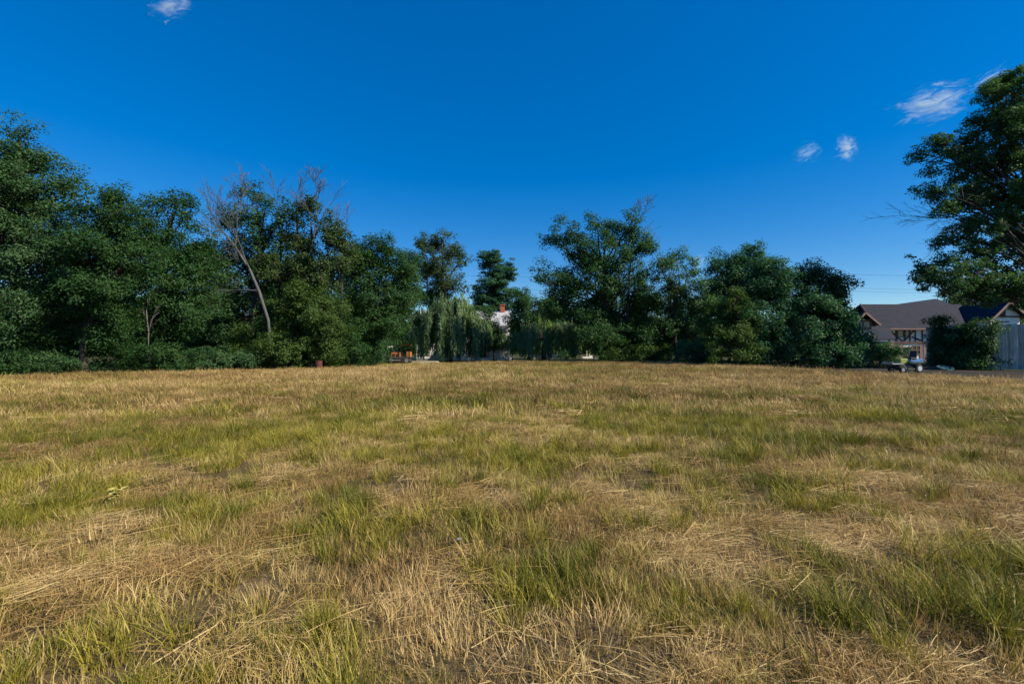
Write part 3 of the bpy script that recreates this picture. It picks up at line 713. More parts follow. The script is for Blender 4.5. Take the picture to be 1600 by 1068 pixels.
# shrubs
SH = 'shrubs growing at the foot of the tree lines'
for (nm, lab, d, b, lobes, lf, dn) in [
    ('shrub', 'low dark shrub at the foot of the tallest left tree', 28.5, 60, [(50, 560, 40, 18), (95, 565, 30, 14), (10, 562, 40, 18)], 'leaf_dark', 1.6),
    ('shrub', 'leafy shrub around the pale forked dead sapling', 31, 240, [(240, 555, 30, 20), (205, 560, 26, 16), (275, 560, 26, 16)], 'leaf_walnut', 1.8),
    ('shrub', 'dark shrub row below the leaning dead stem', 34, 350, [(320, 560, 30, 15), (355, 556, 30, 18), (392, 562, 26, 13)], 'leaf_maple', 2.0),
    ('shrub', 'bright green leafy shrub left of the rusty red drum', 36, 450, [(425, 545, 26, 22), (460, 552, 30, 18), (405, 558, 22, 12)], 'leaf_lime', 2.2),
    ('shrub', 'broad shrub behind the rusty red drum', 41, 535, [(520, 550, 24, 18), (550, 545, 28, 22), (575, 552, 20, 14)], 'leaf_walnut', 2.0),
    ('shrub', 'rounded shrub immediately left of the orange tractor', 57, 590, [(586, 550, 13, 12), (596, 556, 8, 8)], 'leaf_dark', 2.6),
    ('shrub', 'low shrub at the foot of the broad dark tree', 54, 965, [(960, 552, 26, 9), (1000, 552, 26, 10), (1030, 553, 24, 10)], 'leaf_lime', 2.4),
    ('shrub', 'shaded shrub in front of the loose light tree', 48, 1085, [(1075, 552, 30, 14), (1105, 555, 26, 14)], 'leaf_blue', 2.2),
    ('shrub', 'large dark bush covering the lower left of the timbered house', 48, 1365, [(1345, 543, 28, 18), (1375, 552, 28, 14), (1400, 560, 22, 9), (1330, 557, 26, 12), (1335, 523, 14, 12)], 'leaf_blue', 2.6),
    ('shrub', 'small dark bush against the foot of the grey board fence', 38, 1563, [(1562, 572, 9, 5)], 'leaf_dark', 2.4)]:
    tree(nm, lab, 'shrub', d, b, lobes, lf, dens=dn, m=60, cl_px=9, lf_px=3.6, trunk_r=.05, group=SH, twig_frac=.2)

# ivy over the fence
tree('ivy_hedge', 'thick dark ivy mound covering the fence between the timbered house and the bare boards', 'hedge', 41.3, 1490,
     [(1472, 512, 9, 14, 42), (1466, 500, 6, 8, 42), (1486, 528, 18, 18, 41.2), (1515, 522, 24, 15, 40), (1498, 545, 32, 24, 40.4), (1474, 542, 12, 20, 41.8), (1530, 545, 16, 26, 39), (1484, 563, 22, 11, 40.8), (1520, 563, 22, 12, 39), (1470, 528, 8, 16, 42), (1538, 518, 11, 11, 38.9), (1540, 535, 8, 14, 38.7)], 'leaf_dark', dens=2.8, m=75, cl_px=10, lf_px=4.0, trunk_r=.08, dspread=.6, droop=.4)

# willows
def willow(name, label, d, base_px, cols, leaf='leaf_willow'):
    """cols: (px centre, half width, top py, bottom py, strands)"""
    k = d / F; root = empty(name, ((base_px - 800) * k, d, 0), label, 'willow tree'); org = np.array([(base_px - 800) * k, d, 0])
    P = []; T = []; Nn = []; S = []; rd = []
    tb = MB()
    topz = max(at(0, c[2], d)[2] for c in cols)
    tp = bend_path((0, 0, -.1), (0.3, 0, topz * .72), 6, .04); tb.tube(tp, [.38, .33, .3, .27, .22, .17, .1], 8)
    for (cx, hw, ty, by, ns) in cols:
        for s in range(ns):
            if s % 13 == 0:                                  # a new bunch of strands
                a = rng.uniform(0, 6.283); r = math.sqrt(rng.uniform(.02, 1))
                xb_ = (cx + hw * r * math.cos(a) - 800) * k; yb_ = d + hw * k * r * math.sin(a) * .9
                tb0 = ty + (r ** 2) * (by - ty) * .26 + rng.uniform(0, 16); bb0 = by - rng.uniform(0, 1) ** 2 * .5 * (by - ty) * (1.15 - r * .4)
                btn = rng.uniform(0, .75)
            x = xb_ + rng.normal(0, .2); y = yb_ + rng.normal(0, .2); t0 = tb0 + rng.uniform(-4, 6)
            z0 = EYE + (HZ - t0) * k; b0 = bb0 - abs(rng.normal(0, 6)); z1 = max(.1, EYE + (HZ - b0) * k)
            L = z0 - z1
            if L < .3: continue
            n = int(L / (2.2 * k)) + 2
            t = np.sort(rng.uniform(0, 1, n))
            sx = rng.normal(0, .12); sy = rng.normal(0, .12)
            ox = math.cos(a) * .6 * (1 - (1 - t) ** 2) + sx * t; oy = math.sin(a) * .6 * (1 - (1 - t) ** 2) + sy * t
            pts = np.stack([x + ox, y + oy, z0 - L * t], 1) + rng.normal(0, .035, (n, 3)) - org
            P.append(pts); T.append(np.stack([rng.normal(0, .16, n), rng.normal(0, .16, n), -np.ones(n)], 1))
            Nn.append(np.stack([math.cos(a) + rng.normal(0, .6, n), math.sin(a) + rng.normal(0, .6, n), rng.normal(.45, .25, n)], 1)); rd.append(np.clip(btn + rng.uniform(0, .3, n), 0, 1))
            if s % 9 == 0:
                e = pts[0]; q = bend_path(tp[4 + s % 3], e, 4, .06, .12); tb.tube(q, [.07, .055, .04, .025, .012], 4, cap=False)
    P = np.concatenate(P); T = np.concatenate(T); Nn = np.concatenate(Nn); rd = np.concatenate(rd); n = len(P)
    L = 6.5 * k * rng.uniform(.6, 1.3, n)
    leaf_mesh('crown', P, Nn, L, L * .2, M[leaf], root, T, rd)
    tb.build('trunk', M['bark'], root, smooth=True)
    return root
willow('weeping_willow', 'large weeping willow hanging in front of the white house', 64, 705,
       [(704, 42, 462, 564, 620), (676, 24, 476, 556, 170), (735, 18, 470, 560, 220), (690, 20, 455, 540, 170), (718, 22, 458, 545, 170), (755, 10, 496, 546, 130), (655, 13, 480, 518, 150), (648, 8, 500, 540, 60)])
willow('weeping_willow', 'smaller darker weeping willow right of the white house', 63, 850,
       [(840, 40, 495, 560, 300), (880, 36, 497, 560, 240), (815, 20, 502, 560, 140), (908, 18, 512, 556, 90)], 'leaf_willow')

# dead and bare trees
bare_tree('dead_tree', 'leaning grey dead tree with bare forked limbs above the left tree line', [(425, 572), (418, 500), (408, 455), (388, 422), (366, 385), (340, 355), (322, 325)],
          [.14, .13, .115, .10, .075, .05, .03], 36.0,
          [(3, -.15, -1, 85, 3), (4, -.1, -1, 88, 3), (4.5, -.6, -.6, 45, 2), (2, -1, -.05, 60, 2), (5, -.5, -.7, 40, 2), (3.5, -.9, .1, 45, 2), (6, -.4, -1, 28, 1)])
BG = 'bare twiggy stems sticking out of the left tree line'
bare_tree('dead_tree', 'thin bare stem standing above the open crowned tree', [(432, 480), (436, 400), (434, 330)], [.10, .08, .05], 40.5, [(2, 0, -1, 46, 2), (1.5, -.2, -1, 60, 2)], group=BG)
bare_tree('dead_tree', 'bare twiggy stem with upright fan of twigs, right of the tufted crown', [(482, 480), (481, 420), (488, 360), (492, 330)], [.13, .11, .08, .05], 39, [(3, .1, -1, 48, 3), (2, .5, -1, 60, 2), (2.5, -.3, -1, 40, 2)], group=BG)
bare_tree('dead_tree', 'short bare fork above the elm at the dip before the dense dark tree', [(530, 440), (534, 390), (538, 362)], [.08, .06, .04], 40, [(2, .1, -1, 34, 2), (1.5, -.4, -1, 36, 2)], group=BG)
bare_tree('dead_tree', 'tallest thin bare stem rising between the two tufted crowns', [(462, 470), (464, 380), (463, 325)], [.10, .08, .05], 41, [(2, 0, -1, 44, 2), (1.6, .25, -1, 50, 2)], group=BG)
dead_limb(oak, [(978, 520), (985, 420), (990, 365)], [.16, .12, .07], 56.5, [(2, .05, -1, 46, 3), (2, -.5, -1, 30, 2), (1.8, .7, -1, 40, 2)])
bare_tree('dead_sapling', 'pale forked dead sapling trunk at the edge of the left trees', [(233, 582), (232, 550), (234, 520), (230, 498), (227, 484)], [.055, .047, .038, .028, .018], 30.3, [(2, .5, -1, 42, 1), (3, -.4, -1, 18, 1), (4, .2, -1, 16, 1)], 'pale_bark')
bare_tree('fallen_branch', 'bare grey branch leaning in the grass below the broad dark tree', [(954, 562), (950, 556), (946, 553)], [.07, .06, .04], 57, [(2, -.4, -1, 6, 0)], 'pale_bark')
# bare twigs on the flank of the huge right tree
bo_ = at(1495, 345, 43) - np.array(silver.location)
bb = MB(); k = 43 / F
for (dx, dy, L) in ((-1, .02, 80), (-1, -.25, 62), (-1, .2, 70), (-.9, .45, 50), (-1, -.1, 84)):
    twigs(bb, bo_ + rng.normal(0, .3, 3) * [1, 1, 1.2] + [.8, 0, 0], (dx, rng.normal(0, .2), -dy), L * k, .06, 2, .32, -.02)
bb.build('dead_branch', M['dead_wood'], silver, smooth=True)

# undergrowth: uncountable weeds under the trees (stuff), and a far wood that reads as one mass
def weed_mass(name, label, segs, n, h, leaf, lf):
    P = []; H = []
    for (x0, y0, x1, y1, wd, w) in segs:
        q = int(n * w); t = rng.uniform(0, 1, q); x = x0 + (x1 - x0) * t + rng.normal(0, wd * .4, q); y = y0 + (y1 - y0) * t + abs(rng.normal(0, wd, q))
        hh = h * (.35 + 1.1 * fnoise(x, y, 1.6, 5, 2)) * rng.uniform(.05, 1, q) ** .7
        P.append(np.stack([x, y, hh + .03], 1))
    P = np.concatenate(P); q = len(P)
    Nn = np.array([0, -.2, .8]) + rng.normal(0, .5, (q, 3)); L = lf * rng.uniform(.6, 1.5, q)
    o = leaf_mesh(name, P, Nn, L, L * .4, M[leaf], None)
    return tag(o, label, 'undergrowth', kind='stuff')
weed_mass('undergrowth', 'low weeds and brambles under the left trees', [(-40, 24, -30, 27, 1.5, .15), (-30, 27, -27, 31, 1.5, .1), (-27, 31, -18, 36.5, 1.8, .3), (-18, 36.5, -14.5, 43, 1.6, .3)], 34000, 1.0, 'leaf_walnut', .15)
weed_mass('verge_weeds', 'dark rough weeds in the shaded strip along the right trees', [(14, 66.5, 21, 56, 1.5, .35), (21, 54, 25, 48, 1.2, .25), (25, 48, 33, 44, 1.0, .2), (33, 44, 39, 42.5, .6, .1)], 12000, .5, 'leaf_dark', .2)
def far_wood():
    P = []; Nn = []
    for i in range(520):
        a = rng.uniform(-1.05, 1.05); r = rng.uniform(150, 210); c = np.array([math.sin(a) * r, math.cos(a) * r, 0])
        h = rng.uniform(8, 15); w = rng.uniform(5, 8)
        u = unit(150); P.append(c + np.array([0, 0, h * .5]) + u * rng.uniform(.6, 1.05, (150, 1)) * np.array([w, w, h * .55])); Nn.append(u + rng.normal(0, .4, (150, 3)) + [0, 0, .5])
    P = np.concatenate(P); k_ = P[:, 2] > .1; P = P[k_]; Nn = np.concatenate(Nn)[k_]
    L = rng.uniform(1.0, 2.0, len(P))
    tag(leaf_mesh('far_wood', P, Nn, L, L * .6, M['leaf_dark'], None), 'distant dark wood seen in the gaps between the trees', 'wood', kind='stuff')
far_wood()

# tall weeds at the field edge on the left
def tall_weed(label, px, py_top, d, s=1.0):
    p = at(px, 580, d); h = (EYE + (HZ - py_top) * d / F); root = empty('tall_weed', (p[0], d, 0), label, 'weed', 'tall weeds at the edge of the left trees')
    n = 90; t = rng.uniform(.08, 1, n); a = rng.uniform(0, 6.283, n); r = .26 * s * (1 - t * .75)
    P = np.stack([np.cos(a) * r * .5, np.sin(a) * r * .5, h * t + .05], 1)
    T = np.stack([np.cos(a), np.sin(a), np.full(n, .5)], 1); Nn = np.stack([-np.cos(a) * .4, -np.sin(a) * .4, np.ones(n)], 1)
    leaf_mesh('foliage', P, Nn, r + .04, (r + .04) * .3, M['leaf_weed'], root, T)
    mb = MB(); mb.tube([(0, 0, -.03), (.02, 0, h * .5), (0, .01, h)], [.014, .011, .004], 5); mb.build('stem', M['leaf_weed'], root)
tall_weed('tallest leafy weed in front of the tallest left tree', 43, 553, 27.5)
tall_weed('shorter leafy weed right of the tallest weed', 77, 565, 28.0)
tall_weed('leafy weed left of the pale forked dead sapling', 214, 560, 30.0)
tall_weed('thin weed midway between the two left weeds and the dead sapling', 195, 570, 30.5, .7)

# ------------------------------------------------------------------ white farmhouse (local axes, front faces the camera)
HX, HY = -15.6, 74.0
hs = empty('white_farmhouse', (HX, HY, 0), 'white two storey farmhouse with pale tin roof mostly hidden behind the willow', 'house')
W_, D_, Hh = 15.2, 8.0, 5.6
MB().box((W_ / 2, D_ / 2, Hh / 2), (W_, D_, Hh)).build('wall', M['white_paint'], hs)
sid = MB()
for i in range(26): sid.box((W_ / 2, -.012, .12 + i * .21), (W_ - .3, .022, .165), rx=R(-5))
sid.build('siding', M['white_paint'], hs)
rf = MB(); rz0, rz1 = Hh - .05, 8.2
rf.solid([(-.4, -.5, rz0), (-.4, D_ / 2, rz1), (-.4, D_ + .5, rz0), (-.4, D_ + .5, rz0 + .12), (-.4, D_ / 2, rz1 + .13), (-.4, -.5, rz0 + .12)], (W_ + .8, 0, 0))
roof = rf.build('roof', M['tin_roof'], hs)
seam = MB()
for i in range(33): seam.bar((-.35 + i * .48, -.5, rz0 + .14), (-.35 + i * .48, D_ / 2, rz1 + .15), .04, .05)
seam.build('seam', M['tin_roof'], roof)
ch = MB(); ch.box((14.0, D_ / 2 - .2, 8.55), (.72, .6, 1.5)); ch.box((14.0, D_ / 2 - .2, 9.34), (.9, .78, .16)); ch.build('chimney', M['brick'], roof)
for xx in (.002, W_ - .042): MB().solid([(xx, 0.05, Hh + .002), (xx, D_ - .05, Hh + .002), (xx, D_ / 2, rz1 - .02)], (.04, 0, 0)).build('gable', M['white_paint'], hs)
for (x, z) in ((2.0, 4.2), (5.4, 4.2), (9.0, 4.2), (12.6, 4.2), (1.4, 1.7), (4.4, 1.7)):
    f = MB(); f.box((x - .52, -.05, z), (.1, .08, 1.5)); f.box((x + .52, -.05, z), (.1, .08, 1.5)); f.box((x, -.05, z + .75), (1.14, .1, .1)); f.box((x, -.06, z - .75), (1.2, .14, .1)); f.box((x, -.048, z), (.94, .06, .06))
    w = f.build('window', M['white_paint'], hs); MB().box((x, -.03, z), (.94, .03, 1.4)).build('pane', M['glass'], w)
f = MB(); f.box((10.8, -.04, 1.45), (1.1, .08, 2.2)); dr = f.build('door', M['timber'], hs); MB().box((11.2, -.12, 1.4), (.06, .1, .06)).build('handle', M['steel'], dr)
pf = MB(); pf.box((10.6, -1.5, .2), (10.2, 2.9, .4)); pf.build('porch_floor', M['white_paint'], hs)
pr_ = MB(); pr_.solid([(5.3, -3.2, 2.75), (5.3, -.06, 3.35), (5.3, -.06, 3.5), (5.3, -3.2, 2.9)], (10.6, 0, 0)); pr_.build('porch_roof', M['tin_roof'], hs)
for x in (5.6, 8.2, 10.0, 12.3, 15.5):
    MB().box((x, -2.8, 1.58), (.18, .18, 2.36)).box((x, -2.8, .5), (.28, .28, .2)).box((x, -2.8, 2.66), (.28, .28, .14)).build('porch_post', M['white_paint'], hs)
for (x0, x1) in ((5.7, 8.1), (12.4, 15.4)):
    r_ = MB(); r_.box(((x0 + x1) / 2, -2.8, 1.3), (x1 - x0, .09, .09)); r_.box(((x0 + x1) / 2, -2.8, .58), (x1 - x0, .07, .07))
    for i in range(int((x1 - x0) / .13)): r_.box((x0 + .07 + i * .13, -2.8, .94), (.06, .045, .64))
    r_.build('porch_railing', M['white_paint'], hs)
MB().box((15.72, -1.48, 1.72), (.1, 2.75, 2.6)).build('added_porch_shade_wall', M['white_paint'], hs)  # added wall, blocks the sun from the right so the porch stays dark
st = MB()
for i in range(2): st.box((10.9, -3.2 - .3 * i, .2 - .09 * i - .01), (1.6, .3, .36 - .18 * i))
st.build('porch_step', M['white_paint'], hs)

# white rail fence right of the tractor
rr = empty('rail_fence', tuple(at(648, 561, 66) * [1, 1, 0]), 'short white rail fence between the orange tractor and the willow', 'fence')
for i in range(4): MB().box((i * 1.35, 0, .48), (.12, .12, .98)).build('fence_post', M['white_paint'], rr)
for z in (.35, .8): MB().box((2.0, -.075, z), (4.2, .03, .13)).build('rail', M['white_paint'], rr)
# plank pile
pp = empty('plank_pile', tuple(at(664, 565, 58) * [1, 1, 0]), 'long low stack of pale planks on the lawn right of the orange tractor', 'planks')
for i in range(9):
    MB().box((rng.normal(0, .12), -.3 + .24 * (i % 3), .05 + .085 * (i // 3)), (3.4 - .1 * (i % 4), .2, .07), rz=rng.normal(0, .012)).build('plank', M['plank'], pp)

# ------------------------------------------------------------------ orange tractor with open canopy
tx = at(627, 565, 57); tr = empty('crawler_tractor', (tx[0], 57, 0), 'weathered orange crawler tractor with an open canopy parked at the far edge of the field', 'tractor')
for sy in (-.62, .62):
    o = []
    for (cx, r, a0, a1) in ((-1.05, .36, 90, 270), (.85, .36, -90, 90)):
        for i in range(11):
            a = R(a0 + (a1 - a0) * i / 10); o.append((cx + r * math.cos(a), sy - .19, .37 + r * math.sin(a)))
    tk = MB().solid(o, (0, .38, 0)).build('track', M['rubber'], tr)
    pad = MB()
    for i in range(15): pad.box((-1.15 + i * .15, sy, .742), (.08, .42, .03))
    pad.build('track_pad', M['steel'], tk)
    for cx in (-1.05, .85): MB().cyl((cx, sy - .215, .37), (cx, sy + .215, .37), .25, 18).build('sprocket', M['steel'], tk)
    for cx in (-.55, -.1, .35): MB().cyl((cx, sy - .205, .20), (cx, sy + .205, .20), .13, 14).build('roller', M['rust'], tk)
MB().box((-.1, 0, .62), (2.1, .8, .44)).build('chassis', M['dark'], tr, bevel=.03)
hd = MB(); hd.box((-.62, 0, 1.08), (1.15, .78, .62)); hood = hd.build('hood', M['orange'], tr, bevel=.06)
g = MB(); g.box((-1.22, 0, 1.05), (.05, .62, .5)); g.build('grille', M['dark'], hood)
for i in range(2): MB().box((-.85 + .45 * i, -.40, 1.02), (.26, .03, .30)).build('side_panel', M['dark'], hood)
MB().cyl((-.55, .12, 1.38), (-.55, .12, 1.95), .05, 12).build('exhaust_pipe', M['steel'], hood)
MB().cyl((-.85, -.12, 1.38), (-.85, -.12, 1.62), .07, 12).build('air_filter', M['steel'], hood)
MB().box((.98, 0, 1.12), (.5, 1.05, .66)).build('fuel_tank', M['orange'], tr, bevel=.05)
MB().box((.42, 0, .98), (.5, .5, .14)).box((.66, 0, 1.28), (.12, .5, .5), ry=R(8)).build('seat', M['seat_vinyl'], tr, bevel=.03)
for y in (-.15, .15): MB().tube([(-.02, y, .9), (.05, y, 1.3), (.02, y, 1.45)], [.018, .016, .022], 8).build('lever', M['dark'], tr)
for x in (.08, 1.16):
    for y in (-.52, .52): MB().bar((x, y, .84), (x, y, 2.28), .06).build('canopy_post', M['dark'], tr)
MB().box((.62, 0, 2.31), (1.35, 1.25, .06)).build('canopy', M['rust'], tr, bevel=.015)
bl = MB()
bo = [(-1.72 - .12 * math.sin(math.pi * i / 8), -1.1, .10 + .8 * i / 8) for i in range(9)] + [(-1.64 - .12 * math.sin(math.pi * i / 8), -1.1, .10 + .8 * i / 8) for i in range(8, -1, -1)]
bl.solid(bo, (0, 2.2, 0)); bl.build('blade', M['dark'], tr)
for y in (-.86, .86): MB().bar((-1.62, y, .35), (.1, y, .42), .09, .12).build('push_arm', M['steel'], tr)
# pale board beside it
bx_ = at(609, 565, 58.5); bs = empty('pale_board', (bx_[0], 58.5, 0), 'small pale blank board on a post left of the orange tractor', 'board')
MB().cyl((0, 0, 0), (0, 0, 2.2), .04, 10).build('post', M['dark'], bs); MB().box((0, -.06, 2.08), (.9, .04, .22)).build('panel', M['white_paint'], bs)

# rusty drum
rx_ = at(498, 575, 36.2); rd_ = empty('oil_drum', (rx_[0], 36.2, 0), 'rusty red drum standing in the weeds at the edge of the left trees', 'drum')
dm = MB(); dm.tube([(0, 0, 0), (0, 0, .02), (0, 0, .28), (0, 0, .30), (0, 0, .32), (0, 0, .57), (0, 0, .59), (0, 0, .61), (0, 0, .86), (0, 0, .88)], [.28, .285, .28, .295, .28, .28, .295, .28, .28, .285], 24)
dm.build('body', M['rust'], rd_, smooth=False); MB().cyl((0.12, 0, .875), (.12, 0, .90), .035, 10).build('cap', M['dark'], rd_)

# ------------------------------------------------------------------ parked vehicles under the second willow
def wheel(parent, x, y, r, w, rim='steel', n=24):
    t = MB().tube([(x, y - w / 2, r), (x, y - w / 2 + .02, r), (x, y + w / 2 - .02, r), (x, y + w / 2, r)], [r * .9, r, r, r * .9], n).build('wheel', M['rubber'], parent)
    MB().tube([(x, y - w / 2 - .012, r), (x, y + w / 2 + .012, r)], [r * .56, r * .56], 18).build('rim', M[rim], t)
    return t
cx_ = at(848, 558, 72); car = empty('parked_car', (cx_[0], 72, 0), 'dark blue car parked under the hanging branches of the smaller willow', 'car')
prof = [(-2.15, .35), (-2.2, .62), (-1.9, .82), (-1.05, .92), (-.45, 1.36), (.75, 1.40), (1.45, 1.0), (2.1, .92), (2.2, .6), (2.15, .35)]
MB().solid([(x, -.82, z) for x, z in prof], (0, 1.64, 0)).build('body', M['navy_paint'], car, bevel=.06)
for y in (-.835, .835): MB().poly([(-.9, y, .95), (-.4, y, 1.28), (.7, y, 1.32), (1.2, y, 1.0)]).build('side_window', M['glass'], car)
MB().poly([(-1.06, -.7, .95), (-1.06, .7, .95), (-.50, .62, 1.35), (-.50, -.62, 1.35)]).build('windscreen', M['glass'], car)
for x in (-1.35, 1.35):
    for y in (-.75, .75): wheel(car, x, y, .32, .2)
for y in (-.6, .6): MB().box((-2.2, y, .66), (.06, .3, .12)).build('headlight', M['white_paint'], car)
ux = at(917, 557, 66); uc = empty('utility_cart', (ux[0], 66, 0), 'small white utility cart with two upright posts under the broad dark tree', 'cart')
MB().box((0, 0, .52), (1.5, .95, .32)).build('body', M['white_paint'], uc, bevel=.06)
for x in (-.05, .32): MB().box((x, -.3, 1.15), (.09, .09, .95)).build('post', M['white_paint'], uc)
MB().box((.5, 0, .76), (.45, .8, .16)).build('seat', M['white_paint'], uc, bevel=.04)
for x in (-.5, .5):
    for y in (-.45, .45): wheel(uc, x, y, .22, .16)
ux = at(935, 557, 66); gc = empty('white_crate', (ux[0], 66, 0), 'white box crate on the ground right of the white utility cart', 'crate')
cr_ = MB()
for z in (.12, .38, .64): 
    for (x, y, sx, sy) in ((0, -.4, .95, .03), (0, .4, .95, .03), (-.46, 0, .03, .77), (.46, 0, .03, .77)): cr_.box((x, y, z), (sx, sy, .2))
cr_.build('side_slats', M['white_paint'], gc); MB().box((0, 0, .03), (.9, .77, .04)).build('floor', M['white_paint'], gc)
for x in (-.43, .43):
    for y in (-.43, .43): MB().box((x, y, .38), (.05, .03, .76)).build('corner_post', M['white_paint'], gc)

# ------------------------------------------------------------------ riding mower on the right
mx_ = at(1416, 580, 34.5); mo = empty('riding_mower', (mx_[0], 34.5, 0.004), 'dark riding mower with a blue fender and pale wheel hub parked before the timbered house', 'mower', rz=R(8))
MB().box((-.05, 0, .42), (1.5, .42, .16)).build('chassis', M['dark'], mo, bevel=.02)
bo = [(-.15, -.36, .62), (-.05, -.36, .80), (.12, -.36, .70), (.62, -.36, .82), (.80, -.36, .80), (.78, -.36, .58)]
MB().solid(bo, (0, .72, 0)).build('rear_fender', M['blue_paint'], mo, bevel=.03)
MB().box((.28, 0, .84), (.42, .44, .10)).box((.50, 0, 1.06), (.09, .44, .42), ry=R(10)).build('seat', M['seat_vinyl'], mo, bevel=.03)
MB().box((-.38, 0, .68), (.52, .40, .30)).build('hood', M['yellow_green'], mo, bevel=.05)
MB().tube([(-.12, 0, .75), (.02, 0, 1.02)], [.02, .02], 8).build('steering_column', M['dark'], mo)
sw = MB(); sw.tube([(.03 + .16 * math.sin(a) * .45, .16 * math.cos(a), 1.03 + .16 * math.sin(a) * .6) for a in [i * 2 * math.pi / 16 for i in range(17)]], [.016] * 17, 6); sw.build('steering_wheel', M['dark'], mo)
MB().box((-1.0, 0, .52), (.78, .7, .06)).box((-1.36, 0, .58), (.05, .7, .10)).build('front_platform', M['steel'], mo, bevel=.01)
MB().box((-.12, 0, .2), (.55, .85, .14)).build('mowing_deck', M['dark'], mo, bevel=.04)
for y in (-.36, .36):
    wheel(mo, .42, y, .26, .2, 'pale_hub'); wheel(mo, -.72, y, .18, .13, 'steel')
MB().bar((-.35, -.38, .08), (-.62, -.32, .56), .035).build('deck_lever', M['steel'], mo)
mo.scale = (1.22, 1.22, 1.3)
# tarp heap
def heap(name, label, cat, c, rx, ry, h, m_):
    n = 22; V = []; Fc = []
    for j in range(9):
        for i in range(n):
            a = 2 * math.pi * i / n; t = j / 8; r = math.cos(t * math.pi / 2) * (1 + .14 * math.sin(3 * a + j) + .08 * math.sin(7 * a))
            V.append((rx * r * math.cos(a), ry * r * math.sin(a), h * math.sin(t * math.pi / 2) * (1 + .18 * math.sin(2 * a + 1) + .1 * math.sin(5 * a + t * 6)) + .01))
    for j in range(8):
        for i in range(n): Fc.append((j * n + i, j * n + (i + 1) % n, (j + 1) * n + (i + 1) % n, (j + 1) * n + i))
    o = mesh_np(name, V, Fc, m_, smooth=True); o.location = c
    return tag(o, label, cat)
heap('tarp_heap', 'blue green tarp heap lying at the foot of the ivy', 'tarp', tuple(at(1473, 579, 39.0) * [1, 1, 0] + [0, 0, .004]), .9, .5, .36, M['tarp'])

# ------------------------------------------------------------------ grey board fence
fa = np.array([39.3, 43.0]); fb = np.array([44.2, 36.2]); fv = fb - fa; FL = np.linalg.norm(fv); fdir = fv / FL
fe = empty('board_fence', (fa[0], fa[1], 0), 'tall weathered grey board fence at the right edge, left part under ivy', 'fence', rz=math.atan2(fv[1], fv[0]))
V = []; Fc = []; rn = []
xq = 0.0; b = MB()
while xq < FL:
    w = rng.uniform(.19, .26); h = 3.82 + rng.normal(0, .018)
    b.box((xq + w / 2, rng.normal(0, .006), h / 2 + .05), (w - .005, .028, h)); rn += [rng.uniform()] * 6; xq += w
bo = b.build('board', M['board'], fe)
a = bo.data.attributes.new('rnd', 'FLOAT', 'FACE'); a.data.foreach_set('value', np.array(rn, np.float32))
for z in (.5, 1.85, 3.2): MB().box((FL / 2, .07, z), (FL, .09, .14)).build('rail', M['board'], fe)
for i in range(6): MB().box((.1 + i * (FL - .2) / 5, .165, 1.8), (.12, .1, 3.6)).build('fence_post', M['board'], fe)

# ------------------------------------------------------------------ half timbered house
TY = 62.0; TX = 49.0
th = empty('timbered_house', (TX, TY, 0), 'half timbered house with a big dark shingle roof beyond the board fence', 'house')
k = TY / F
def lx(px, d=TY): return (px - 800) * d / F - TX
def lz(py, d=TY): return EYE + (HZ - py) * d / F
xa, xb = lx(1372), lx(1520); EZ = lz(513)
MB().box(((xa + xb) / 2, 5, EZ / 2), (xb - xa, 10, EZ)).build('wall', M['stucco'], th)
# main roof: ridge 5 m back; left end a verge, right end hipped
RZ = lz(476.5, 67); xl = lx(1346, 67); xr = lx(1503, 67)
mr = MB()
e0 = (xa - .6, -.7, EZ - .12); e1 = (lx(1511, 61.3) + .4, -.7, EZ - .12); r0 = (xl - .1, 5, RZ); r1 = (xr, 5, RZ); b0 = (xa - .6, 10.7, EZ - .12); b1 = (e1[0], 10.7, EZ - .12)
def slab(mb, pts, t=.14):
    n_ = len(pts); mb.solid(pts, (0, 0, t))
slab(mr, [e0, e1, r1, r0]); slab(mr, [b0, r0, r1, b1]); slab(mr, [e1, b1, r1])
roof = mr.build('roof', M['shingles'], th)
# higher hip roof behind
hr = MB(); AZ = lz(466.5, 76); ax = lx(1462, 76) ; A = (ax, 14, AZ)
q0 = (lx(1375, 69), 7, RZ - .5); q1 = (lx(1512, 69), 7, RZ - .6); q2 = (lx(1512, 69) + 2, 22, RZ - .6); q3 = (lx(1375, 69) - 1, 22, RZ - .5); A2 = (ax + .9, 14.5, AZ)
hr.poly([q0, q1, A2, A]); hr.poly([q1, q2, A2]); hr.poly([q2, q3, A, A2]); hr.poly([q3, q0, A]); hr.poly([q0, q3, q2, q1])
hr.build('rear_roof', M['shingles'], roof)
MB().box(((q0[0] + q1[0]) / 2, 15.5, (RZ - .7) / 2), (q1[0] - q0[0] - .8, 11, RZ - .75)).build('rear_wall', M['stucco'], th)
# eaves board
MB().box(((e0[0] + e1[0]) / 2, -.735, EZ - .1), (e1[0] - e0[0], .05, .2)).build('fascia', M['timber_pale'], roof)
MB().bar((xa - .66, -.75, EZ - .02), (xl - .14, 5, RZ + .1), .12, .3).build('bargeboard', M['timber'], roof)
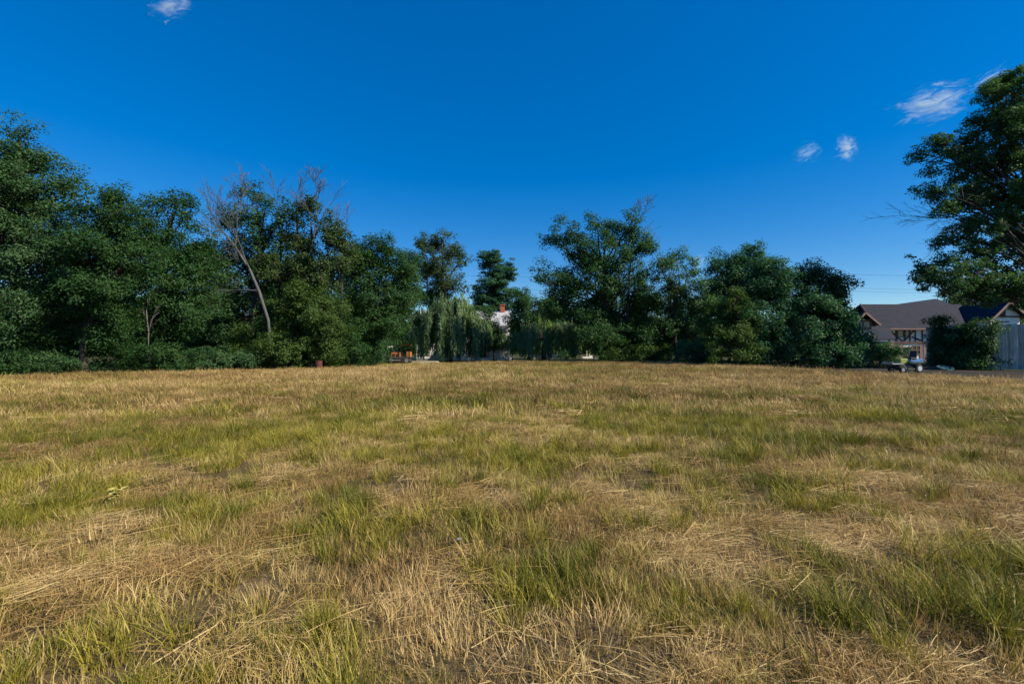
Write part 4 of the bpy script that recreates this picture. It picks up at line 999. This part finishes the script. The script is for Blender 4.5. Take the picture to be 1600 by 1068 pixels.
# timber framing on the upper storey
z0, z1 = lz(534.5), EZ - .1
fr = MB(); yf = -.04
for px in (1389, 1400.5, 1413, 1421.5, 1430, 1441, 1451.5, 1462, 1474, 1490): fr.box((lx(px), yf, (z0 + z1) / 2), (.17 if px not in (1400.5, 1451.5) else .26, .07, z1 - z0))
fr.box(((xa + xb) / 2, -.06, z0 - .06), (xb - xa, .12, .26)); fr.box(((xa + xb) / 2, -.05, z1 - .02), (xb - xa, .1, .2))
fr.box((lx(1446), yf - .002, lz(523)), (.9, .06, .14)); fr.box((lx(1457), yf - .002, lz(525)), (.9, .06, .14))
def brace(p0, p1, yy=-.052): fr.bar((lx(p0[0]), yy, lz(p0[1])), (lx(p1[0]), yy, lz(p1[1])), .05, .2)
brace((1390, 516), (1411, 534)); brace((1428, 516), (1411, 534), -.056); brace((1424, 526), (1440, 532), -.058)
fr.build('timber_frame', M['timber'], th)
for (p0, p1) in ((1402, 1412.2), (1414, 1421), (1453, 1461)):
    x0, x1 = lx(p0), lx(p1); za, zb = lz(526), lz(516)
    f = MB(); xm = (x0 + x1) / 2; zm = (za + zb) / 2
    f.box((x0 + .05, -.03, zm), (.08, .05, zb - za)); f.box((x1 - .05, -.03, zm), (.08, .05, zb - za)); f.box((xm, -.03, za), (x1 - x0 - .18, .05, .08)); f.box((xm, -.03, zb), (x1 - x0 - .18, .05, .08))
    w = f.build('window', M['timber'], th); MB().box((xm, -.015, zm), (x1 - x0 - .18, .02, zb - za - .08)).build('pane', M['glass'], w)
# ground storey: brown boarding, a doorway, a white sash window
gb = MB()
for px in (1391, 1399, 1407): gb.box((lx(px), -.035, z0 / 2 - .1), (.62, .06, z0 - .35))
gb.box((lx(1438.5), -.035, z0 / 2 - .1), (.3, .06, z0 - .35)); gb.box((lx(1450), -.035, z0 / 2 - .1), (1.3, .06, z0 - .35))
gb.build('ground_storey_boarding', M['timber_pale'], th)
dd = MB().box((lx(1416.5), -.05, 1.05), (1.0, .06, 2.1)).build('door', M['dark'], th); MB().box((lx(1416.5) + .38, -.1, 1.0), (.06, .08, .1)).build('handle', M['steel'], dd)
f = MB(); x0, x1 = lx(1424.5), lx(1437); za, zb = lz(553), lz(540)
for t in (0, .5, 1): f.box((x0 + (x1 - x0) * t, -.07, (za + zb) / 2), (.09, .06, zb - za))
for t in (0, .5, 1): f.box(((x0 + x1) / 2, -.075, za + (zb - za) * t), (x1 - x0, .05, .07))
w = f.build('window', M['timber_pale'], th); MB().box(((x0 + x1) / 2, -.035, (za + zb) / 2), (x1 - x0 - .1, .03, zb - za - .06)).build('pane', M['glass'], w)
# left gabled porch
pd = 58.0; py_ = pd - TY
pz = lz(513, pd); pa = (lx(1348, pd)); hz0 = lz(489.5, pd); pl, prr = lx(1337, pd), lx(1371.5, pd); zl, zr = lz(503, pd), lz(508.5, pd)
MB().box((lx(1351, pd), py_ + 2.0, pz / 2 + .5), (lx(1361, pd) - lx(1343, pd), 4.0, pz + 1.0)).build('porch_wall', M['stucco'], th)
gp = MB()
gp.solid([(pl, py_ - .5, zl), (pa, py_ - .5, hz0), (pa, py_ - .5, hz0 + .14), (pl - .1, py_ - .5, zl + .1)], (0, 6.4, 0)); gp.solid([(pa, py_ - .5, hz0), (prr, py_ - .5, zr), (prr + .08, py_ - .5, zr + .12), (pa, py_ - .5, hz0 + .14)], (0, 6.4, 0))
gp_o = gp.build('porch_roof', M['shingles'], th)
MB().bar((pl - .05, py_ - .54, zl + .02), (pa - .04, py_ - .54, hz0 + .05), .06, .24).bar((pa + .04, py_ - .54, hz0 + .05), (prr, py_ - .54, zr + .02), .06, .24).build('bargeboard', M['timber_pale'], gp_o)
pt = MB(); 
for px in (1343.5, 1348, 1360.5): pt.box((lx(px, pd), py_ - .04, lz(507, pd)), (.16, .08, lz(500, pd) - lz(515, pd)))
pt.box((lx(1352, pd), py_ - .05, lz(500, pd)), (1.5, .1, .18)); pt.box((lx(1352, pd), py_ - .05, lz(514, pd)), (1.5, .1, .16)); pt.build('timber_frame', M['timber_pale'], th)
w = MB().box((lx(1354.2, pd), py_ - .02, lz(507, pd)), (.85, .03, .95)).build('window', M['timber'], th); MB().box((lx(1354.2, pd), py_ - .045, lz(507, pd)), (.7, .02, .8)).build('pane', M['glass'], w)
lt = MB(); slab(lt, [(lx(1360, 57), -5, lz(531, 57)), (lx(1399, 57), -5, lz(531, 57)), (lx(1390, 61), -1.0, lz(513, 61)), (lx(1362, 61), -1.0, lz(511, 61))], .12); lt.build('lean_to_roof', M['shingles'], th)
MB().box((lx(1380, 57.6), -3.0, lz(532, 57) / 2 - .06), (2.6, 3.0, lz(532, 57) - .1)).build('lean_to_wall', M['timber_pale'], th)
# right gable wing coming toward the field
gd = 60.0; gy = gd - TY; gx = lx(1571, gd); gzz = lz(473.5, gd); hl, hr_ = lx(1543, gd), lx(1600, gd); zel, zer = lz(500, gd), lz(497, gd)
wing = MB(); t = .13
wing.solid([(hl, gy - .7, zel), (gx, gy - .7, gzz), (gx, gy - .7, gzz + t), (hl - .1, gy - .7, zel + .1)], (0, 6.6, 0)); wing.solid([(gx, gy - .7, gzz), (hr_, gy - .7, zer), (hr_ + .1, gy - .7, zer + .1), (gx, gy - .7, gzz + t)], (0, 6.6, 0))
wg = wing.build('wing_roof', M['shingles'], th)
MB().bar((hl - .05, gy - .74, zel + .03), (gx - .05, gy - .74, gzz + .05), .06, .3).bar((gx + .05, gy - .74, gzz + .05), (hr_ + .05, gy - .74, zer + .03), .06, .3).build('bargeboard', M['timber_pale'], wg)
wl, wr = lx(1549, gd), lx(1594, gd); zt = lambda x: (zel + (gzz - zel) * (x - hl) / (gx - hl)) if x < gx else (zer + (gzz - zer) * (hr_ - x) / (hr_ - gx))
MB().solid([(wl, gy, 0), (wr, gy, 0), (wr, gy, zt(wr) - .02), (gx, gy, gzz - .02), (wl, gy, zt(wl) - .02)], (0, 4.5, 0)).build('wing_wall', M['stucco'], th)
wf = MB()
for px in (1551, 1558, 1567.5, 1577.5, 1587): wf.box((lx(px, gd), gy - .04, 2.6 + .5), (.18, .08, 4.0))
zc = lz(494.5, gd); wf.box(((wl + wr) / 2, gy - .05, zc), (wr - wl, .1, .2)); wf.box(((wl + wr) / 2, gy - .05, lz(508, gd)), (wr - wl, .1, .18))
for (p0, p1) in (((1551, 506), (1559, 501)), ((1559, 501), (1567, 503)), ((1567, 503), (1577, 502))): wf.bar((lx(p0[0], gd), gy - .045, lz(p0[1], gd)), (lx(p1[0], gd), gy - .045, lz(p1[1], gd)), .06, .15)
wf.build('timber_frame', M['timber'], th)
MB().solid([(gx - 1.55, gy - .06, zc + .1), (gx + .05, gy - .06, zc + .1), (gx + .05, gy - .06, gzz - .35)], (0, .04, 0)).build('gable_board', M['timber'], th)

# ------------------------------------------------------------------ overhead wires
for (lab, y0, y1, d) in (('highest of the overhead wires, alone above the other two', 431, 429.5, 110), ('upper wire of the close pair strung behind the trees', 452, 451, 111), ('lower wire of the close pair strung behind the trees', 457, 456, 112)):
    a, b2 = at(690, y0, d), at(1640, y1, d); pts = []
    for i in range(41):
        t = i / 40; p = a + (b2 - a) * t; sg = (t * 3) % 1; p = p + np.array([0, 0, -.6 * 4 * sg * (1 - sg) + .4]); pts.append(p)
    org = pts[0].copy(); o = MB().tube([p - org for p in pts], [.022] * 41, 5).build('overhead_wire', M['dark']); o.location = org
    tag(o, lab, 'wire', 'overhead wires strung behind the trees')

# ------------------------------------------------------------------ small things in the field
def ground_at(px, py):
    d = EYE * F / (py - HZ); x = (px - 800) / F * d; return np.array([x, d, float(hfield(np.array([x]), np.array([d]))[0])])
g = ground_at(182, 806); yw = empty('yellowed_weed', tuple(g), 'pale yellow withered weed in the left foreground grass', 'weed')
n = 46; a = rng.uniform(0, 6.283, n); t = rng.uniform(.1, 1, n); P = np.stack([np.cos(a) * .10 * t, np.sin(a) * .10 * t, .05 + .16 * rng.uniform(.2, 1, n)], 1)
M['leaf_yellow'] = leafmat('leaf_yellow', (0.300, 0.270, 0.074), (0.420, 0.370, 0.105), (0.550, 0.480, 0.168))
leaf_mesh('foliage', P, np.array([0, 0, 1]) + rng.normal(0, .5, (n, 3)), rng.uniform(.05, .10, n), rng.uniform(.02, .035, n), M['leaf_yellow'], yw, np.stack([np.cos(a), np.sin(a), .4 * np.ones(n)], 1))
MB().tube([(0, 0, -.02), (.01, .01, .1), (0, .02, .2)], [.007, .006, .003], 6).build('stem', M['leaf_yellow'], yw)
g = ground_at(716, 882); sc_ = MB()
sc_.poly([(-.03, -.02, .10), (.0, -.03, .115), (.012, .02, .13), (-.02, .025, .105)]); sc_.poly([(.0, -.03, .115), (.04, -.015, .10), (.045, .02, .11), (.012, .02, .13)]); o = sc_.build('paper_scrap', M['paper']); o.location = g + [0, 0, .03]; o.scale = (.7, .7, .5)
sm = o.modifiers.new('thickness', 'SOLIDIFY'); sm.thickness = .002
tag(o, 'crumpled pale scrap of paper lying in the hay', 'paper scrap')

# ------------------------------------------------------------------ clouds (volumes far off, lit by the sun)
def cloudmat(name, dens, scale, thr, seed):
    m, nt, N, L = newmat(name)
    out = N('ShaderNodeOutputMaterial'); v = N('ShaderNodeVolumePrincipled')
    v.inputs['Color'].default_value = (1, 1, 1, 1); v.inputs['Anisotropy'].default_value = 0.0
    tc = N('ShaderNodeTexCoord'); mp = N('ShaderNodeMapping'); mp.inputs['Location'].default_value = (seed, seed * .7, 0); mp.inputs['Rotation'].default_value = (0, R(-28), 0); mp.inputs['Scale'].default_value = (1, 1, 1.9)
    no = N('ShaderNodeTexNoise'); no.inputs['Scale'].default_value = scale * 1.7; no.inputs['Detail'].default_value = 7; no.inputs['Roughness'].default_value = .68; no.inputs['Distortion'].default_value = .9
    L(tc.outputs['Object'], mp.inputs['Vector']); L(mp.outputs['Vector'], no.inputs['Vector'])
    ln = N('ShaderNodeVectorMath'); ln.operation = 'LENGTH'; L(tc.outputs['Object'], ln.inputs[0])
    fo = N('ShaderNodeMapRange'); v.inputs['Color'].default_value = (.86, .99, 1, 1); fo.inputs['From Min'].default_value = .15; fo.inputs['From Max'].default_value = 1.0; fo.inputs['To Min'].default_value = .07; fo.inputs['To Max'].default_value = -.24; fo.clamp = False
    L(ln.outputs['Value'], fo.inputs['Value'])
    ad = N('ShaderNodeMath'); ad.operation = 'ADD'; L(no.outputs['Fac'], ad.inputs[0]); L(fo.outputs['Result'], ad.inputs[1])
    rm = N('ShaderNodeMapRange'); rm.inputs['From Min'].default_value = thr; rm.inputs['From Max'].default_value = thr + .34; rm.inputs['To Min'].default_value = 0; rm.inputs['To Max'].default_value = dens
    L(ad.outputs[0], rm.inputs['Value']); L(rm.outputs['Result'], v.inputs['Density']); L(v.outputs['Volume'], out.inputs['Volume'])
    return m
def cloud(label, px, py, rx, ry, dens, scale, thr, seed, tilt=0):
    d = 900.0; k = d / F
    bm = bmesh.new(); bmesh.ops.create_icosphere(bm, subdivisions=3, radius=1.0)
    me = bpy.data.meshes.new('cloud'); bm.to_mesh(me); bm.free()
    o = bpy.data.objects.new('cloud', me); COL.objects.link(o)
    o.location = at(px, py, d); o.scale = (rx * k, min(rx, ry) * k * .8, ry * k); o.rotation_euler = (0, tilt, 0)
    me.materials.append(cloudmat('cloud_vapour_%d' % seed, dens, scale, thr, seed))
    return tag(o, label, 'cloud', 'small wispy clouds in the blue sky')
cloud('pair of small white wisps cut by the top edge of the sky on the left', 262, 2, 62, 36, .06, 1.6, .50, 3, R(-10))
cloud('largest wispy cloud, beside the top of the huge right tree', 1465, 158, 108, 54, .055, 1.7, .50, 8, R(-12))
cloud('compact bright white puff, rightmost of the low pair of wisps', 1326, 229, 26, 34, .10, 1.3, .46, 14)
cloud('faint ragged wisp left of the compact white puff', 1265, 236, 40, 26, .05, 1.8, .49, 23, R(-25))
cloud('pale streak of cloud showing above the shoulder of the huge right tree', 1556, 120, 60, 26, .05, 1.6, .49, 31, R(-35))
cloud('small pale puff low behind the loose light tree', 1092, 408, 26, 20, .05, 1.2, .46, 37)

# ------------------------------------------------------------------ light, sky, camera
SUN_AZ, SUN_EL = R(112), R(40)      # azimuth clockwise from the view direction (+Y): to the right and a little behind
sd = Vector((math.sin(SUN_AZ) * math.cos(SUN_EL), math.cos(SUN_AZ) * math.cos(SUN_EL), math.sin(SUN_EL)))
li = bpy.data.lights.new('sun', 'SUN'); li.energy = 4.0; li.angle = R(.5); li.color = (1, .88, .68)
lo = bpy.data.objects.new('sun', li); COL.objects.link(lo); lo.rotation_euler = sd.to_track_quat('Z', 'Y').to_euler(); lo.location = (60, -30, 60)
w = bpy.data.worlds.new('World'); scene.world = w; w.use_nodes = True
nt = w.node_tree; nt.nodes.clear(); N = nt.nodes.new; L = nt.links.new
out = N('ShaderNodeOutputWorld'); bg = N('ShaderNodeBackground'); sky = N('ShaderNodeTexSky'); sky.sky_type = 'NISHITA'; sky.sun_disc = False
sky.sun_elevation = SUN_EL; sky.sun_rotation = SUN_AZ; sky.air_density = 1.0; sky.dust_density = .0; sky.ozone_density = 4.5; sky.altitude = 200
hs_ = N('ShaderNodeHueSaturation'); hs_.inputs['Saturation'].default_value = 1.41; hs_.inputs['Value'].default_value = 1.0
hs_.inputs['Hue'].default_value = .505
L(sky.outputs[0], hs_.inputs['Color'])
sp_ = N('ShaderNodeSeparateColor'); sp_.mode = 'HSV'; cb_ = N('ShaderNodeCombineColor'); cb_.mode = 'HSV'; pw = N('ShaderNodeMath'); pw.operation = 'POWER'; pw.inputs[1].default_value = .70
L(hs_.outputs[0], sp_.inputs[0]); L(sp_.outputs[0], cb_.inputs[0]); L(sp_.outputs[1], cb_.inputs[1]); L(sp_.outputs[2], pw.inputs[0]); L(pw.outputs[0], cb_.inputs[2])
L(cb_.outputs[0], bg.inputs['Color']); bg.inputs['Strength'].default_value = .112; L(bg.outputs[0], out.inputs['Surface'])

cd = bpy.data.cameras.new('camera'); cam = bpy.data.objects.new('camera', cd); COL.objects.link(cam)
cd.sensor_width = 36; cd.lens = F / 1600 * 36; cd.clip_end = 5000; cd.clip_start = .05
cam.location = (0, 0, EYE); cam.rotation_euler = (R(90) + math.atan((HZ - 534) / F), 0, 0)
scene.camera = cam
scene.view_settings.view_transform = 'Standard'; scene.view_settings.look = 'None'; scene.view_settings.exposure = 1.0; scene.view_settings.gamma = 1
cy = scene.cycles
cy.max_bounces = 5; cy.diffuse_bounces = 3; cy.glossy_bounces = 2; cy.transmission_bounces = 4; cy.transparent_max_bounces = 8; cy.volume_bounces = 1
cy.use_adaptive_sampling = True; cy.adaptive_threshold = .02
cy.use_denoising = True; cy.denoiser = 'OPENIMAGEDENOISE'; cy.denoising_input_passes = 'RGB_ALBEDO_NORMAL'; cy.denoising_prefilter = 'ACCURATE'
